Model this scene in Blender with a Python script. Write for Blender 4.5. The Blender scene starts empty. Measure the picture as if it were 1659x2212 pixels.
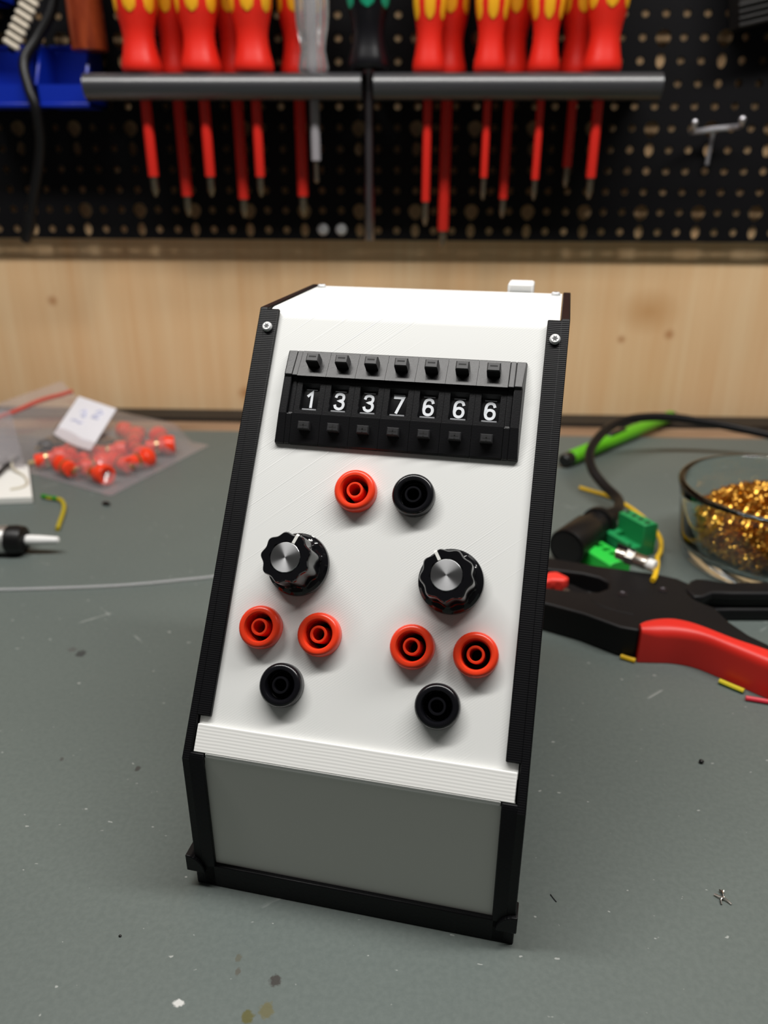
import bpy, bmesh, math, random
from mathutils import Vector, Matrix

random.seed(7)
S = 0.001                      # every length below is written in millimetres
scene = bpy.context.scene
COL = scene.collection
pi = math.pi
R_ = math.radians

# ------------------------------------------------------------------ camera
cam_d = bpy.data.cameras.new('camera')
cam = bpy.data.objects.new('camera', cam_d)
COL.objects.link(cam)
right = Vector((0.99917, 0.04077, 0.00262))
up = Vector((-0.01886, 0.40335, 0.91485))
fwd = Vector((-0.03624, 0.91414, -0.40378))
cam.matrix_world = Matrix(((right.x, up.x, -fwd.x, 14.06 * S),
                           (right.y, up.y, -fwd.y, -137.37 * S),
                           (right.z, up.z, -fwd.z, 171.13 * S),
                           (0, 0, 0, 1)))
cam_d.sensor_fit = 'VERTICAL'
cam_d.sensor_height = 36.0
cam_d.lens = 36.0 * 1673.0 / 2212.0
cam_d.clip_start = 0.005
cam_d.clip_end = 20
cam_d.dof.use_dof = True
cam_d.dof.focus_distance = 0.192
cam_d.dof.aperture_fstop = 12.5
scene.camera = cam

# ------------------------------------------------------------------ light
world = bpy.data.worlds.new('world')
scene.world = world
world.use_nodes = True
bg = world.node_tree.nodes['Background']
bg.inputs[0].default_value = (1.0, 0.97, 0.93, 1)
bg.inputs[1].default_value = 0.045

def area(name, loc, target, sx, sy, power, color):
    d = bpy.data.lights.new(name, 'AREA')
    d.shape = 'RECTANGLE'
    d.size = sx * S
    d.size_y = sy * S
    d.energy = power
    d.color = color
    o = bpy.data.objects.new(name, d)
    COL.objects.link(o)
    o.location = Vector(loc) * S
    o.rotation_euler = (Vector(target) - Vector(loc)).to_track_quat('-Z', 'Y').to_euler()
    return o
# the bench lamp: a long tube hung above the work surface
area('bench_lamp', (40, 45, 720), (40, 80, 0), 1000, 70, 8.5, (1.0, 0.978, 0.945))

scene.view_settings.view_transform = 'Standard'
scene.view_settings.look = 'None'
scene.view_settings.gamma = 1
scene.view_settings.use_curve_mapping = False
scene.view_settings.exposure = 0.0

# ------------------------------------------------------------------ materials
def lin(c):
    c = c / 255.0
    return c / 12.92 if c <= 0.04045 else ((c + 0.055) / 1.055) ** 2.4
def rgb(r, g, b):
    return (lin(r), lin(g), lin(b), 1)

def mat(name, col, rough=0.5, metal=0.0, spec=0.5, **kw):
    m = bpy.data.materials.new(name)
    m.use_nodes = True
    p = m.node_tree.nodes['Principled BSDF']
    p.inputs['Base Color'].default_value = col
    p.inputs['Roughness'].default_value = rough
    p.inputs['Metallic'].default_value = metal
    p.inputs['Specular IOR Level'].default_value = spec
    for k, v in kw.items():
        p.inputs[k.replace('_', ' ')].default_value = v
    return m

class NT:
    """small helper for node wiring"""
    def __init__(self, m):
        self.t = m.node_tree
        self.p = m.node_tree.nodes['Principled BSDF']
        self.out = m.node_tree.nodes['Material Output']
    def n(self, typ, **kw):
        o = self.t.nodes.new(typ)
        for k, v in kw.items():
            if k.startswith('i_'):
                o.inputs[k[2:].replace('_', ' ')].default_value = v
            else:
                setattr(o, k, v)
        return o
    def l(self, a, b):
        self.t.links.new(a, b)
    def coord(self, scale=(1, 1, 1), rot=(0, 0, 0), loc=(0, 0, 0)):
        c = self.n('ShaderNodeTexCoord')
        mp = self.n('ShaderNodeMapping')
        mp.inputs['Scale'].default_value = scale
        mp.inputs['Rotation'].default_value = rot
        mp.inputs['Location'].default_value = loc
        self.l(c.outputs['Object'], mp.inputs['Vector'])
        return mp.outputs['Vector']
    def noise(self, vec, scale, detail=3, rough=0.55):
        o = self.n('ShaderNodeTexNoise', i_Scale=scale, i_Detail=detail, i_Roughness=rough)
        self.l(vec, o.inputs['Vector'])
        return o.outputs['Fac']
    def ramp(self, fac, stops):
        o = self.n('ShaderNodeValToRGB')
        e = o.color_ramp.elements
        while len(e) < len(stops):
            e.new(0.5)
        for el, (pos, c) in zip(e, stops):
            el.position = pos
            el.color = c if len(c) == 4 else (*c, 1)
        self.l(fac, o.inputs['Fac'])
        return o.outputs['Color']
    def math(self, op, a, b=None, clamp=False):
        o = self.n('ShaderNodeMath', operation=op, use_clamp=clamp)
        for i, v in enumerate((a, b)):
            if v is None:
                continue
            if isinstance(v, (int, float)):
                o.inputs[i].default_value = v
            else:
                self.l(v, o.inputs[i])
        return o.outputs[0]
    def mix(self, fac, a, b, blend='MIX'):
        o = self.n('ShaderNodeMix', data_type='RGBA', blend_type=blend)
        for i, v in ((0, fac), (6, a), (7, b)):
            if isinstance(v, (int, float)):
                o.inputs[i].default_value = v
            elif isinstance(v, tuple):
                o.inputs[i].default_value = v
            else:
                self.l(v, o.inputs[i])
        return o.outputs[2]
    def bump(self, h, strength, dist, prev=None):
        o = self.n('ShaderNodeBump', i_Strength=strength, i_Distance=dist)
        self.l(h, o.inputs['Height'])
        if prev is not None:
            self.l(prev, o.inputs['Normal'])
        return o.outputs['Normal']

M = {}
# grey-green bench mat: fine grain, pale scratches, a few stains with a shape of their own
m = M['mat'] = mat('bench_mat_rubber', rgb(124, 131, 126), 0.5, 0, 0.35)
t = NT(m)
v = t.coord()
base = t.ramp(t.noise(v, 9, 4), [(0.3, rgb(89, 98, 95)), (0.7, rgb(95, 104, 100))])
grain = t.noise(v, 700, 3)
base = t.mix(0.22, base, t.ramp(grain, [(0.35, rgb(84, 90, 87)), (0.65, rgb(108, 114, 110))]))
spk = t.ramp(t.noise(t.coord((1, 1.7, 1), (0, 0, 0.7)), 330, 2, 0.4), [(0.735, (0, 0, 0)), (0.765, (1, 1, 1))])
base = t.mix(t.math('MULTIPLY', spk, 0.45), base, rgb(196, 198, 194))
def scratch(t, ang, off, per, lo, base, amt):
    w = t.n('ShaderNodeTexWave', wave_type='BANDS', bands_direction='X', wave_profile='SAW', i_Scale=per, i_Distortion=0.6, i_Detail=1)
    t.l(t.coord((1, 1, 1), (0, 0, ang), (off, 0, 0)), w.inputs['Vector'])
    line = t.ramp(w.outputs['Fac'], [(lo, (0, 0, 0)), (lo + 0.003, (1, 1, 1))])
    gap = t.ramp(t.noise(t.coord(), 55, 2), [(0.57, (0, 0, 0)), (0.64, (1, 1, 1))])
    return t.mix(t.math('MULTIPLY', t.math('MULTIPLY', line, gap), amt), base, rgb(188, 191, 188))
base = scratch(t, 0.9, 0.013, 1.9, 0.9955, base, 0.5)
base = scratch(t, 2.3, 0.02, 1.3, 0.9965, base, 0.4)
def stain(t, base, x, y, r, c, sx=1.0, amt=0.9):
    cc = t.n('ShaderNodeTexCoord')
    mp = t.n('ShaderNodeMapping')
    mp.inputs['Location'].default_value = (-x * S / (r * S * sx), -y * S / (r * S), 0)
    mp.inputs['Scale'].default_value = (1 / (r * S * sx), 1 / (r * S), 0)
    t.l(cc.outputs['Object'], mp.inputs['Vector'])
    ln = t.n('ShaderNodeVectorMath', operation='LENGTH')
    t.l(mp.outputs['Vector'], ln.inputs[0])
    d = t.math('SUBTRACT', 1.25, t.math('ADD', ln.outputs['Value'], t.math('MULTIPLY', t.noise(cc.outputs['Object'], 900, 2), 0.9)))
    f = t.ramp(d, [(0.0, (0, 0, 0)), (0.3, (1, 1, 1))])
    return t.mix(t.math('MULTIPLY', f, amt), base, c)
for a in ((-15.4, -18.6, 2.3, rgb(52, 46, 42), 0.8), (-20.2, -27.2, 2.2, rgb(84, 80, 30), 1.0),
          (-16.2, -25.6, 2.9, rgb(96, 92, 60), 0.8), (-112.7, 109.2, 3.2, rgb(58, 60, 60), 0.9),
          (-117.2, 111.8, 2.2, rgb(84, 86, 84), 1.2), (-70, 48.3, 1.9, rgb(62, 62, 60), 0.6),
          (-95.5, 51.3, 1.3, rgb(74, 74, 72), 0.7), (-25.1, -13.5, 1.6, rgb(86, 86, 74), 0.7),
          (-24.5, -16.8, 1.5, rgb(82, 80, 72), 0.6), (-36.3, -24.8, 1.3, rgb(205, 205, 202), 1.4)):
    base = stain(t, base, a[0], a[1], a[2], a[3], a[4])
t.l(base, t.p.inputs['Base Color'])
t.l(t.bump(t.noise(v, 260, 4), 0.12, 0.0006), t.p.inputs['Normal'])

# maple-faced board behind the bench
m = M['maple'] = mat('maple_board', rgb(208, 170, 122), 0.42, 0, 0.3)
t = NT(m)
g = t.noise(t.coord((26, 1, 1.6)), 1.9, 4, 0.55)
g2 = t.noise(t.coord((160, 1, 5)), 1.4, 3, 0.6)
c = t.ramp(g, [(0.28, rgb(234, 188, 138)), (0.5, rgb(238, 199, 152)), (0.72, rgb(241, 208, 164))])
c = t.mix(0.25, c, t.ramp(g2, [(0.3, rgb(220, 172, 120)), (0.7, rgb(243, 214, 172))]))
def knot(t, base, x, z, rx, rz, col):
    cc = t.n('ShaderNodeTexCoord')
    mp = t.n('ShaderNodeMapping')
    mp.inputs['Location'].default_value = (-x / rx, 0, -z / rz)
    mp.inputs['Scale'].default_value = (1 / (rx * S), 0, 1 / (rz * S))
    t.l(cc.outputs['Object'], mp.inputs['Vector'])
    ln = t.n('ShaderNodeVectorMath', operation='LENGTH')
    t.l(mp.outputs['Vector'], ln.inputs[0])
    f = t.ramp(ln.outputs['Value'], [(0.1, (1, 1, 1)), (1.0, (0, 0, 0))])
    return t.mix(t.math('MULTIPLY', f, 0.75), base, col)
for kx, kz, rx, rz in ((199, 62, 5, 5), (165, 58, 4, 4), (-115, 14, 8, 6), (-255, 82, 5, 5), (-95, 12, 30, 14), (182, 78, 24, 18)):
    c = knot(t, c, kx, kz, rx, rz, rgb(176, 112, 62) if rx < 10 else rgb(204, 152, 98))
t.l(c, t.p.inputs['Base Color'])

m = M['bench_wood'] = mat('bench_top_wood', rgb(150, 112, 80), 0.6, 0, 0.3)
t = NT(m)
t.l(t.ramp(t.noise(t.coord((3, 30, 30)), 5, 4), [(0.3, rgb(120, 92, 70)), (0.7, rgb(170, 140, 112))]), t.p.inputs['Base Color'])
M['gap_black'] = mat('shaded_gap_black', rgb(18, 17, 18), 0.55)  # black that paints the shade of the gap along the wall
m = M['pegboard'] = mat('pegboard_black', rgb(10, 9, 12), 0.6, 0, 0.18)
t = NT(m)
t.l(t.bump(t.noise(t.coord(), 900, 2), 0.15, 0.0004), t.p.inputs['Normal'])

def layered(name, col, rough, axis, wl, strength, spec=0.5):
    m = mat(name, col, rough, 0, spec)
    t = NT(m)
    w = t.n('ShaderNodeTexWave', wave_type='BANDS', bands_direction=axis, i_Scale=2 * pi / (20 * wl * S), i_Distortion=1.2, i_Detail=2)
    w.inputs['Detail Scale'].default_value = 0.6
    t.l(t.coord((0.35, 1, 1) if axis == 'Z' else (1, 1, 1)), w.inputs['Vector'])
    t.l(t.bump(w.outputs['Fac'], strength, 0.0003), t.p.inputs['Normal'])
    return m
M['print_black'] = layered('printed_black_plastic', rgb(8, 8, 11), 0.45, 'Z', 0.42, 0.16, 0.24)
M['print_layers'] = layered('printed_white_layers', rgb(233, 233, 230), 0.55, 'Z', 0.62, 0.1, 0.3)
# white printed face: hair-fine diagonal passes and a few stray travel lines
m = M['print_white'] = mat('printed_white_plastic', rgb(227, 228, 226), 0.42, 0, 0.4)
t = NT(m)
cc = t.n('ShaderNodeTexCoord')
dt = t.n('ShaderNodeVectorMath', operation='DOT_PRODUCT')
dt.inputs[1].default_value = (0.64, -0.45, -0.62)
t.l(cc.outputs['Object'], dt.inputs[0])
d = dt.outputs['Value']
fine = t.math('SINE', t.math('MULTIPLY', d, 2 * pi / (0.55 * S)))
fine = t.math('MULTIPLY', fine, t.ramp(t.noise(t.coord(), 45, 2), [(0.42, (0, 0, 0)), (0.7, (1, 1, 1))]))
trav = t.math('SINE', t.math('ADD', t.math('MULTIPLY', d, 2 * pi / (11.5 * S)), t.math('MULTIPLY', t.noise(t.coord(), 8, 1), 2.0)))
trav = t.math('MULTIPLY', t.math('POWER', t.math('ABSOLUTE', trav), 900), t.ramp(t.noise(t.coord(), 22, 2), [(0.48, (0, 0, 0)), (0.62, (1, 1, 1))]))
h = t.math('ADD', t.math('MULTIPLY', fine, 0.22), trav)
t.l(t.bump(h, 0.3, 0.00014), t.p.inputs['Normal'])
M['print_front'] = mat('printed_white_smooth', rgb(232, 231, 225), 0.5, 0, 0.35)

M['red'] = mat('socket_red', rgb(242, 64, 32), 0.3, 0, 0.5)
M['gloss_black'] = mat('gloss_black', rgb(14, 14, 17), 0.12, 0, 0.5)
M['socket_black'] = mat('socket_black', rgb(14, 14, 18), 0.22, 0, 0.5)
M['dark_hole'] = mat('hole_dark', rgb(10, 9, 9), 0.6)
M['steel'] = mat('screw_steel', rgb(222, 223, 224), 0.5, 0.35)
M['steel_dark'] = mat('screw_recess', rgb(92, 92, 92), 0.5, 0.3)
M['white_line'] = mat('white_paint', rgb(225, 225, 220), 0.5)
m = M['spun'] = mat('spun_aluminium', rgb(225, 226, 228), 0.32, 1.0, 0.5, Anisotropic=0.9, Anisotropic_Rotation=0.25)
t = NT(m)
tg = t.n('ShaderNodeTangent', direction_type='RADIAL', axis='Z')
t.l(tg.outputs[0], t.p.inputs['Tangent'])
m = M['switch'] = mat('switch_black_plastic', rgb(20, 20, 22), 0.34, 0, 0.34)
t = NT(m)
t.l(t.bump(t.noise(t.coord(), 2600, 2), 0.25, 0.0001), t.p.inputs['Normal'])
M['button'] = mat('switch_button_plastic', rgb(36, 36, 38), 0.45, 0, 0.5)
M['mark'] = mat('switch_mark', rgb(5, 5, 5), 0.7)
M['wheel'] = mat('digit_wheel_black', rgb(20, 20, 22), 0.25)
M['digit'] = mat('digit_white', rgb(226, 230, 235), 0.5)
M['glint_grey'] = mat('painted_window_glint', rgb(150, 152, 156), 0.3)  # light grey for the glints painted in the switch windows

M['drv_red'] = mat('driver_red', rgb(226, 38, 24), 0.38, 0, 0.45)
M['drv_yellow'] = mat('driver_yellow', rgb(240, 172, 28), 0.4)
M['drv_sleeve'] = mat('driver_sleeve_red', rgb(222, 40, 28), 0.4)
M['tip'] = mat('driver_tip_steel', rgb(150, 140, 124), 0.35, 1.0)
M['shaft_steel'] = mat('driver_shaft_steel', rgb(150, 145, 150), 0.3, 1.0)
M['drv_black'] = mat('driver_black', rgb(16, 15, 19), 0.28)
M['drv_green'] = mat('driver_green', rgb(20, 150, 112), 0.4)
M['clear'] = mat('clear_acrylic', (0.95, 0.95, 0.95, 1), 0.08, 0, 0.5, Transmission_Weight=0.85, IOR=1.49)
M['grey_sleeve'] = mat('grey_sleeve', rgb(150, 146, 150), 0.4)
m = M['rack'] = mat('rack_dark_plastic', rgb(50, 50, 53), 0.33, 0, 1.0)
t = NT(m)
t.l(t.bump(t.noise(t.coord(), 1500, 2), 0.25, 0.0002), t.p.inputs['Normal'])
M['bin_blue'] = mat('bin_blue_plastic', rgb(8, 40, 158), 0.35)
m = M['brown_wood'] = mat('varnished_brown_wood', rgb(132, 52, 26), 0.25, 0, 0.5)
t = NT(m)
t.l(t.ramp(t.noise(t.coord((60, 60, 14)), 3, 3), [(0.3, rgb(104, 36, 18)), (0.7, rgb(150, 66, 34))]), t.p.inputs['Base Color'])
M['pale_rib'] = mat('pale_ribs', rgb(205, 194, 176), 0.5)
M['cable'] = mat('black_cable', rgb(16, 14, 15), 0.42, 0, 0.35)
M['plug'] = mat('black_plug_plastic', rgb(13, 12, 13), 0.42, 0, 0.35)
M['chrome'] = mat('hook_chrome', rgb(225, 222, 228), 0.36, 0.9)
M['case'] = mat('ribbed_black_case', rgb(34, 32, 31), 0.4)

M['tool_black'] = mat('tool_black_plastic', rgb(13, 12, 14), 0.5, 0, 0.28)
M['tool_red'] = mat('tool_red_grip', rgb(226, 44, 34), 0.42, 0, 0.5)
M['lever_red'] = mat('lever_red', rgb(230, 58, 48), 0.4)
M['rivet'] = mat('rivet_dark', rgb(44, 38, 42), 0.35, 0.6)
m = M['brass'] = mat('brass_curls', rgb(218, 164, 70), 0.28, 1.0)
M['glass'] = mat('bowl_glass', (0.90, 0.975, 0.965, 1), 0.0, 0, 0.5, Transmission_Weight=1.0, IOR=1.48)
M['pen_green'] = mat('pen_green', rgb(92, 178, 22), 0.38)
M['pen_black'] = mat('pen_black', rgb(20, 20, 20), 0.4)
M['term_green'] = mat('terminal_bright_green', rgb(40, 196, 66), 0.4)
M['term_dark'] = mat('terminal_deep_green', rgb(28, 140, 78), 0.4)
M['term_hole'] = mat('terminal_hole', rgb(8, 46, 20), 0.6)
M['yellow'] = mat('wire_yellow', rgb(226, 182, 28), 0.42)
M['pink'] = mat('wire_pink_red', rgb(214, 44, 62), 0.42)
m = M['green_yellow'] = mat('wire_green_yellow', rgb(214, 190, 40), 0.42)
t = NT(m)
geo = t.n('ShaderNodeTexCoord')
sx = t.n('ShaderNodeSeparateXYZ')
t.l(geo.outputs['Object'], sx.inputs[0])
t.l(t.ramp(t.math('ADD', t.math('MULTIPLY', sx.outputs['Z'], 500), 0.0), [(0.42, rgb(38, 136, 34)), (0.5, rgb(214, 196, 44))]), t.p.inputs['Base Color'])
M['green_wire'] = mat('wire_green', rgb(22, 124, 26), 0.42)
M['olive_wire'] = mat('wire_olive_yellow', rgb(170, 152, 24), 0.42)
M['silver'] = mat('connector_nickel', rgb(205, 200, 192), 0.28, 1.0)
M['white_plastic'] = mat('white_plastic', rgb(232, 232, 230), 0.42)
M['card'] = mat('white_foam_plate', rgb(234, 233, 228), 0.55)
M['paper'] = mat('label_paper', rgb(232, 230, 236), 0.6)
M['ink'] = mat('blue_ink', rgb(206, 208, 232), 0.6)
M['beige'] = mat('beige_lead', rgb(200, 192, 172), 0.5)
M['brass_ring'] = mat('terminal_brass', rgb(214, 190, 140), 0.3, 1.0)
m = M['knurl'] = mat('knurled_silver', rgb(205, 204, 202), 0.35, 0.9)
t = NT(m)
w1 = t.n('ShaderNodeTexWave', wave_type='BANDS', bands_direction='X', i_Scale=260)
t.l(t.coord((1, 1, 1), (0, 0, 0)), w1.inputs['Vector'])
w2 = t.n('ShaderNodeTexWave', wave_type='BANDS', bands_direction='Z', i_Scale=320)
t.l(t.coord((1, 1, 1), (0, 0.6, 0)), w2.inputs['Vector'])
t.l(t.bump(t.math('MULTIPLY', w1.outputs['Fac'], w2.outputs['Fac']), 0.6, 0.0005), t.p.inputs['Normal'])

def film(name, tint, haze, rough):
    m = bpy.data.materials.new(name)
    m.use_nodes = True
    nt = m.node_tree
    nt.nodes.clear()
    out = nt.nodes.new('ShaderNodeOutputMaterial')
    tr = nt.nodes.new('ShaderNodeBsdfTransparent')
    tr.inputs[0].default_value = tint
    df = nt.nodes.new('ShaderNodeBsdfDiffuse')
    df.inputs[0].default_value = (0.75, 0.72, 0.74, 1)
    gl = nt.nodes.new('ShaderNodeBsdfGlossy')
    gl.inputs['Roughness'].default_value = rough
    a = nt.nodes.new('ShaderNodeMixShader')
    a.inputs[0].default_value = haze
    b = nt.nodes.new('ShaderNodeMixShader')
    lw = nt.nodes.new('ShaderNodeLayerWeight')
    pw = nt.nodes.new('ShaderNodeMath'); pw.operation = 'POWER'; pw.inputs[1].default_value = 3.0
    fr = nt.nodes.new('ShaderNodeMath'); fr.operation = 'MULTIPLY_ADD'; fr.inputs[1].default_value = 0.35; fr.inputs[2].default_value = 0.05
    L = nt.links.new
    L(tr.outputs[0], a.inputs[1]); L(df.outputs[0], a.inputs[2])
    L(lw.outputs['Facing'], pw.inputs[0]); L(pw.outputs[0], fr.inputs[0]); L(fr.outputs[0], b.inputs[0]); L(a.outputs[0], b.inputs[1]); L(gl.outputs[0], b.inputs[2])
    L(b.outputs[0], out.inputs[0])
    return m
M['film'] = film('clear_bag_film', (0.94, 0.92, 0.93, 1), 0.13, 0.16)
M['film2'] = film('clear_bag_film_grey', (0.94, 0.93, 0.95, 1), 0.17, 0.18)
M['thread'] = mat('clear_filament', (0.9, 0.9, 0.92, 1), 0.12, 0, 0.8, Transmission_Weight=0.7, IOR=1.4)
M['seal'] = mat('zip_seal_red', rgb(214, 84, 70), 0.45, 0, 0.5, Alpha=0.85)

# ------------------------------------------------------------------ mesh helpers
class MB:
    def __init__(self, M0=None):
        self.v, self.f, self.mi = [], [], []
        self.M = M0 or Matrix.Identity(4)
    def add(self, vs, fs, mi=0):
        b = len(self.v)
        self.v += [self.M @ Vector(p) for p in vs]
        self.f += [tuple(i + b for i in q) for q in fs]
        self.mi += [mi] * len(fs)
        return self
    def box(self, x0, x1, y0, y1, z0, z1, mi=0):
        vs = [(x, y, z) for x in (x0, x1) for y in (y0, y1) for z in (z0, z1)]
        return self.add(vs, [(0, 1, 3, 2), (4, 6, 7, 5), (0, 4, 5, 1), (2, 3, 7, 6), (0, 2, 6, 4), (1, 5, 7, 3)], mi)
    def prism(self, poly, z0, z1, axis='z', mi=0):
        n = len(poly)
        def p(a, b, c):
            return (a, b, c) if axis == 'z' else ((c, a, b) if axis == 'x' else (a, c, b))
        vs = [p(a, b, z0) for a, b in poly] + [p(a, b, z1) for a, b in poly]
        fs = [tuple(range(n - 1, -1, -1)), tuple(range(n, 2 * n))]
        fs += [(i, (i + 1) % n, n + (i + 1) % n, n + i) for i in range(n)]
        return self.add(vs, fs, mi)
    def lathe(self, prof, n=28, mi=0, rf=None):
        vs, rings = [], []
        for r, z in prof:
            if r <= 1e-9:
                rings.append([len(vs)]); vs.append((0, 0, z))
            else:
                rings.append(list(range(len(vs), len(vs) + n)))
                for k in range(n):
                    a = 2 * pi * k / n
                    q = r * (rf(a, z) if rf else 1)
                    vs.append((q * math.cos(a), q * math.sin(a), z))
        fs = []
        for A, B in zip(rings, rings[1:]):
            if len(A) == 1 and len(B) == 1:
                continue
            for k in range(n):
                k2 = (k + 1) % n
                if len(A) == 1: fs.append((A[0], B[k2], B[k]))
                elif len(B) == 1: fs.append((A[k], A[k2], B[0]))
                else: fs.append((A[k], A[k2], B[k2], B[k]))
        return self.add(vs, fs, mi)
    def tube(self, pts, r, n=8, mi=0, caps=True):
        P = [Vector(p) for p in pts]
        rr = r if isinstance(r, (list, tuple)) else [r] * len(P)
        vs, fs = [], []
        t0 = (P[1] - P[0]).normalized()
        nrm = t0.orthogonal().normalized()
        for i, p in enumerate(P):
            tt = (P[min(i + 1, len(P) - 1)] - P[max(i - 1, 0)]).normalized()
            nrm = (nrm - tt * nrm.dot(tt)).normalized()
            bn = tt.cross(nrm)
            for k in range(n):
                a = 2 * pi * k / n
                vs.append(tuple(p + (nrm * math.cos(a) + bn * math.sin(a)) * rr[i]))
        for i in range(len(P) - 1):
            for k in range(n):
                k2 = (k + 1) % n
                fs.append((i * n + k, i * n + k2, (i + 1) * n + k2, (i + 1) * n + k))
        if caps:
            fs.append(tuple(range(n - 1, -1, -1)))
            fs.append(tuple(range((len(P) - 1) * n, len(P) * n)))
        return self.add(vs, fs, mi)
    def ball(self, c, r, n=10, mi=0, sq=(1, 1, 1)):
        prof = [(r * math.sin(pi * i / n), -r * math.cos(pi * i / n)) for i in range(n + 1)]
        prof[0] = (0, -r); prof[-1] = (0, r)
        keep = self.M
        self.M = keep @ Matrix.Translation(c) @ Matrix.Diagonal((*sq, 1))
        self.lathe(prof, 14, mi)
        self.M = keep
        return self
    def mesh(self, name, mats, smooth=35, recalc=True):
        me = bpy.data.meshes.new(name)
        me.from_pydata([tuple(p * S) for p in self.v], [], self.f)
        for mm in (mats if isinstance(mats, (list, tuple)) else [mats]):
            me.materials.append(mm)
        me.polygons.foreach_set('material_index', self.mi)
        if recalc:
            b = bmesh.new(); b.from_mesh(me)
            bmesh.ops.recalc_face_normals(b, faces=b.faces)
            b.to_mesh(me); b.free()
        if smooth:
            me.polygons.foreach_set('use_smooth', [True] * len(me.polygons))
            me.set_sharp_from_angle(angle=R_(smooth))
        me.update()
        return me
    def build(self, name, mats, parent=None, smooth=35, recalc=True, bevel=0, seg=2, local=None):
        o = put(name, self.mesh(name, mats, smooth, recalc), parent, local)
        if bevel:
            add_bevel(o, bevel, seg)
        return o

def put(name, me, parent=None, local=None):
    o = bpy.data.objects.new(name, me)
    COL.objects.link(o)
    if parent:
        o.parent = parent
    if local is not None:
        o.matrix_basis = local
    return o

def add_bevel(o, w, seg=2):
    b = o.modifiers.new('bevel', 'BEVEL')
    b.width = w * S
    b.segments = seg
    b.limit_method = 'ANGLE'
    b.angle_limit = R_(40)
    b.harden_normals = False

def tag(o, label=None, cat=None, group=None, kind=None):
    if label: o['label'] = label
    if cat: o['category'] = cat
    if group: o['group'] = group
    if kind: o['kind'] = kind
    return o

def thing(name, label, cat, loc=(0, 0, 0), rotz=0, group=None):
    o = put(name, None)
    o.location = Vector(loc) * S
    o.rotation_euler = (0, 0, rotz)
    o.empty_display_size = 0.01
    return tag(o, label, cat, group)

def TR(x, y, z):
    return Matrix.Translation(Vector((x, y, z)) * S)

def boolean(o, cutter_mesh):
    """cut cutter_mesh (in o's space) out of o and bake the result"""
    c = put('cutter', cutter_mesh)
    md = o.modifiers.new('cut', 'BOOLEAN')
    md.operation = 'DIFFERENCE'
    md.solver = 'EXACT'
    md.use_self = True
    md.object = c
    c.matrix_world = o.matrix_world
    bpy.context.view_layer.update()
    dg = bpy.context.evaluated_depsgraph_get()
    me = bpy.data.meshes.new_from_object(o.evaluated_get(dg))
    o.modifiers.clear()
    o.data = me
    bpy.data.objects.remove(c)
    me.polygons.foreach_set('use_smooth', [True] * len(me.polygons))
    me.set_sharp_from_angle(angle=R_(35))

def spline(pts, k=8):
    """Catmull-Rom through the points"""
    P = [Vector(p) for p in pts]
    P = [P[0] * 2 - P[1]] + P + [P[-1] * 2 - P[-2]]
    out = []
    for i in range(1, len(P) - 2):
        a, b, c, d = P[i - 1:i + 3]
        for j in range(k):
            t = j / k
            out.append(0.5 * ((2 * b) + (c - a) * t + (2 * a - 5 * b + 4 * c - d) * t * t + (3 * b - a - 3 * c + d) * t ** 3))
    out.append(P[-2])
    return out

# ------------------------------------------------------------------ the setting
tag(MB().box(-900, 900, 440, 458, -40, 700).build('wall_back', M['maple']), kind='structure')
tag(MB().box(-900, 900, -420, 416, -32, -2).build('workbench_top', M['bench_wood']),
    'wooden workbench top showing as a brown strip behind the mat', 'workbench')
tag(MB().box(-900, 900, 416.2, 439.9, -30, 0.6).build('gap_shade_1', M['gap_black']), kind='structure')  # black slab in place of the shadowed gap between bench and wall
matob = MB().box(-860, 860, -410, 389, -1.98, 0).build('bench_mat', M['mat'], bevel=0.6)
tag(matob, 'grey-green rubber work mat covering the bench', 'mat')

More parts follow.
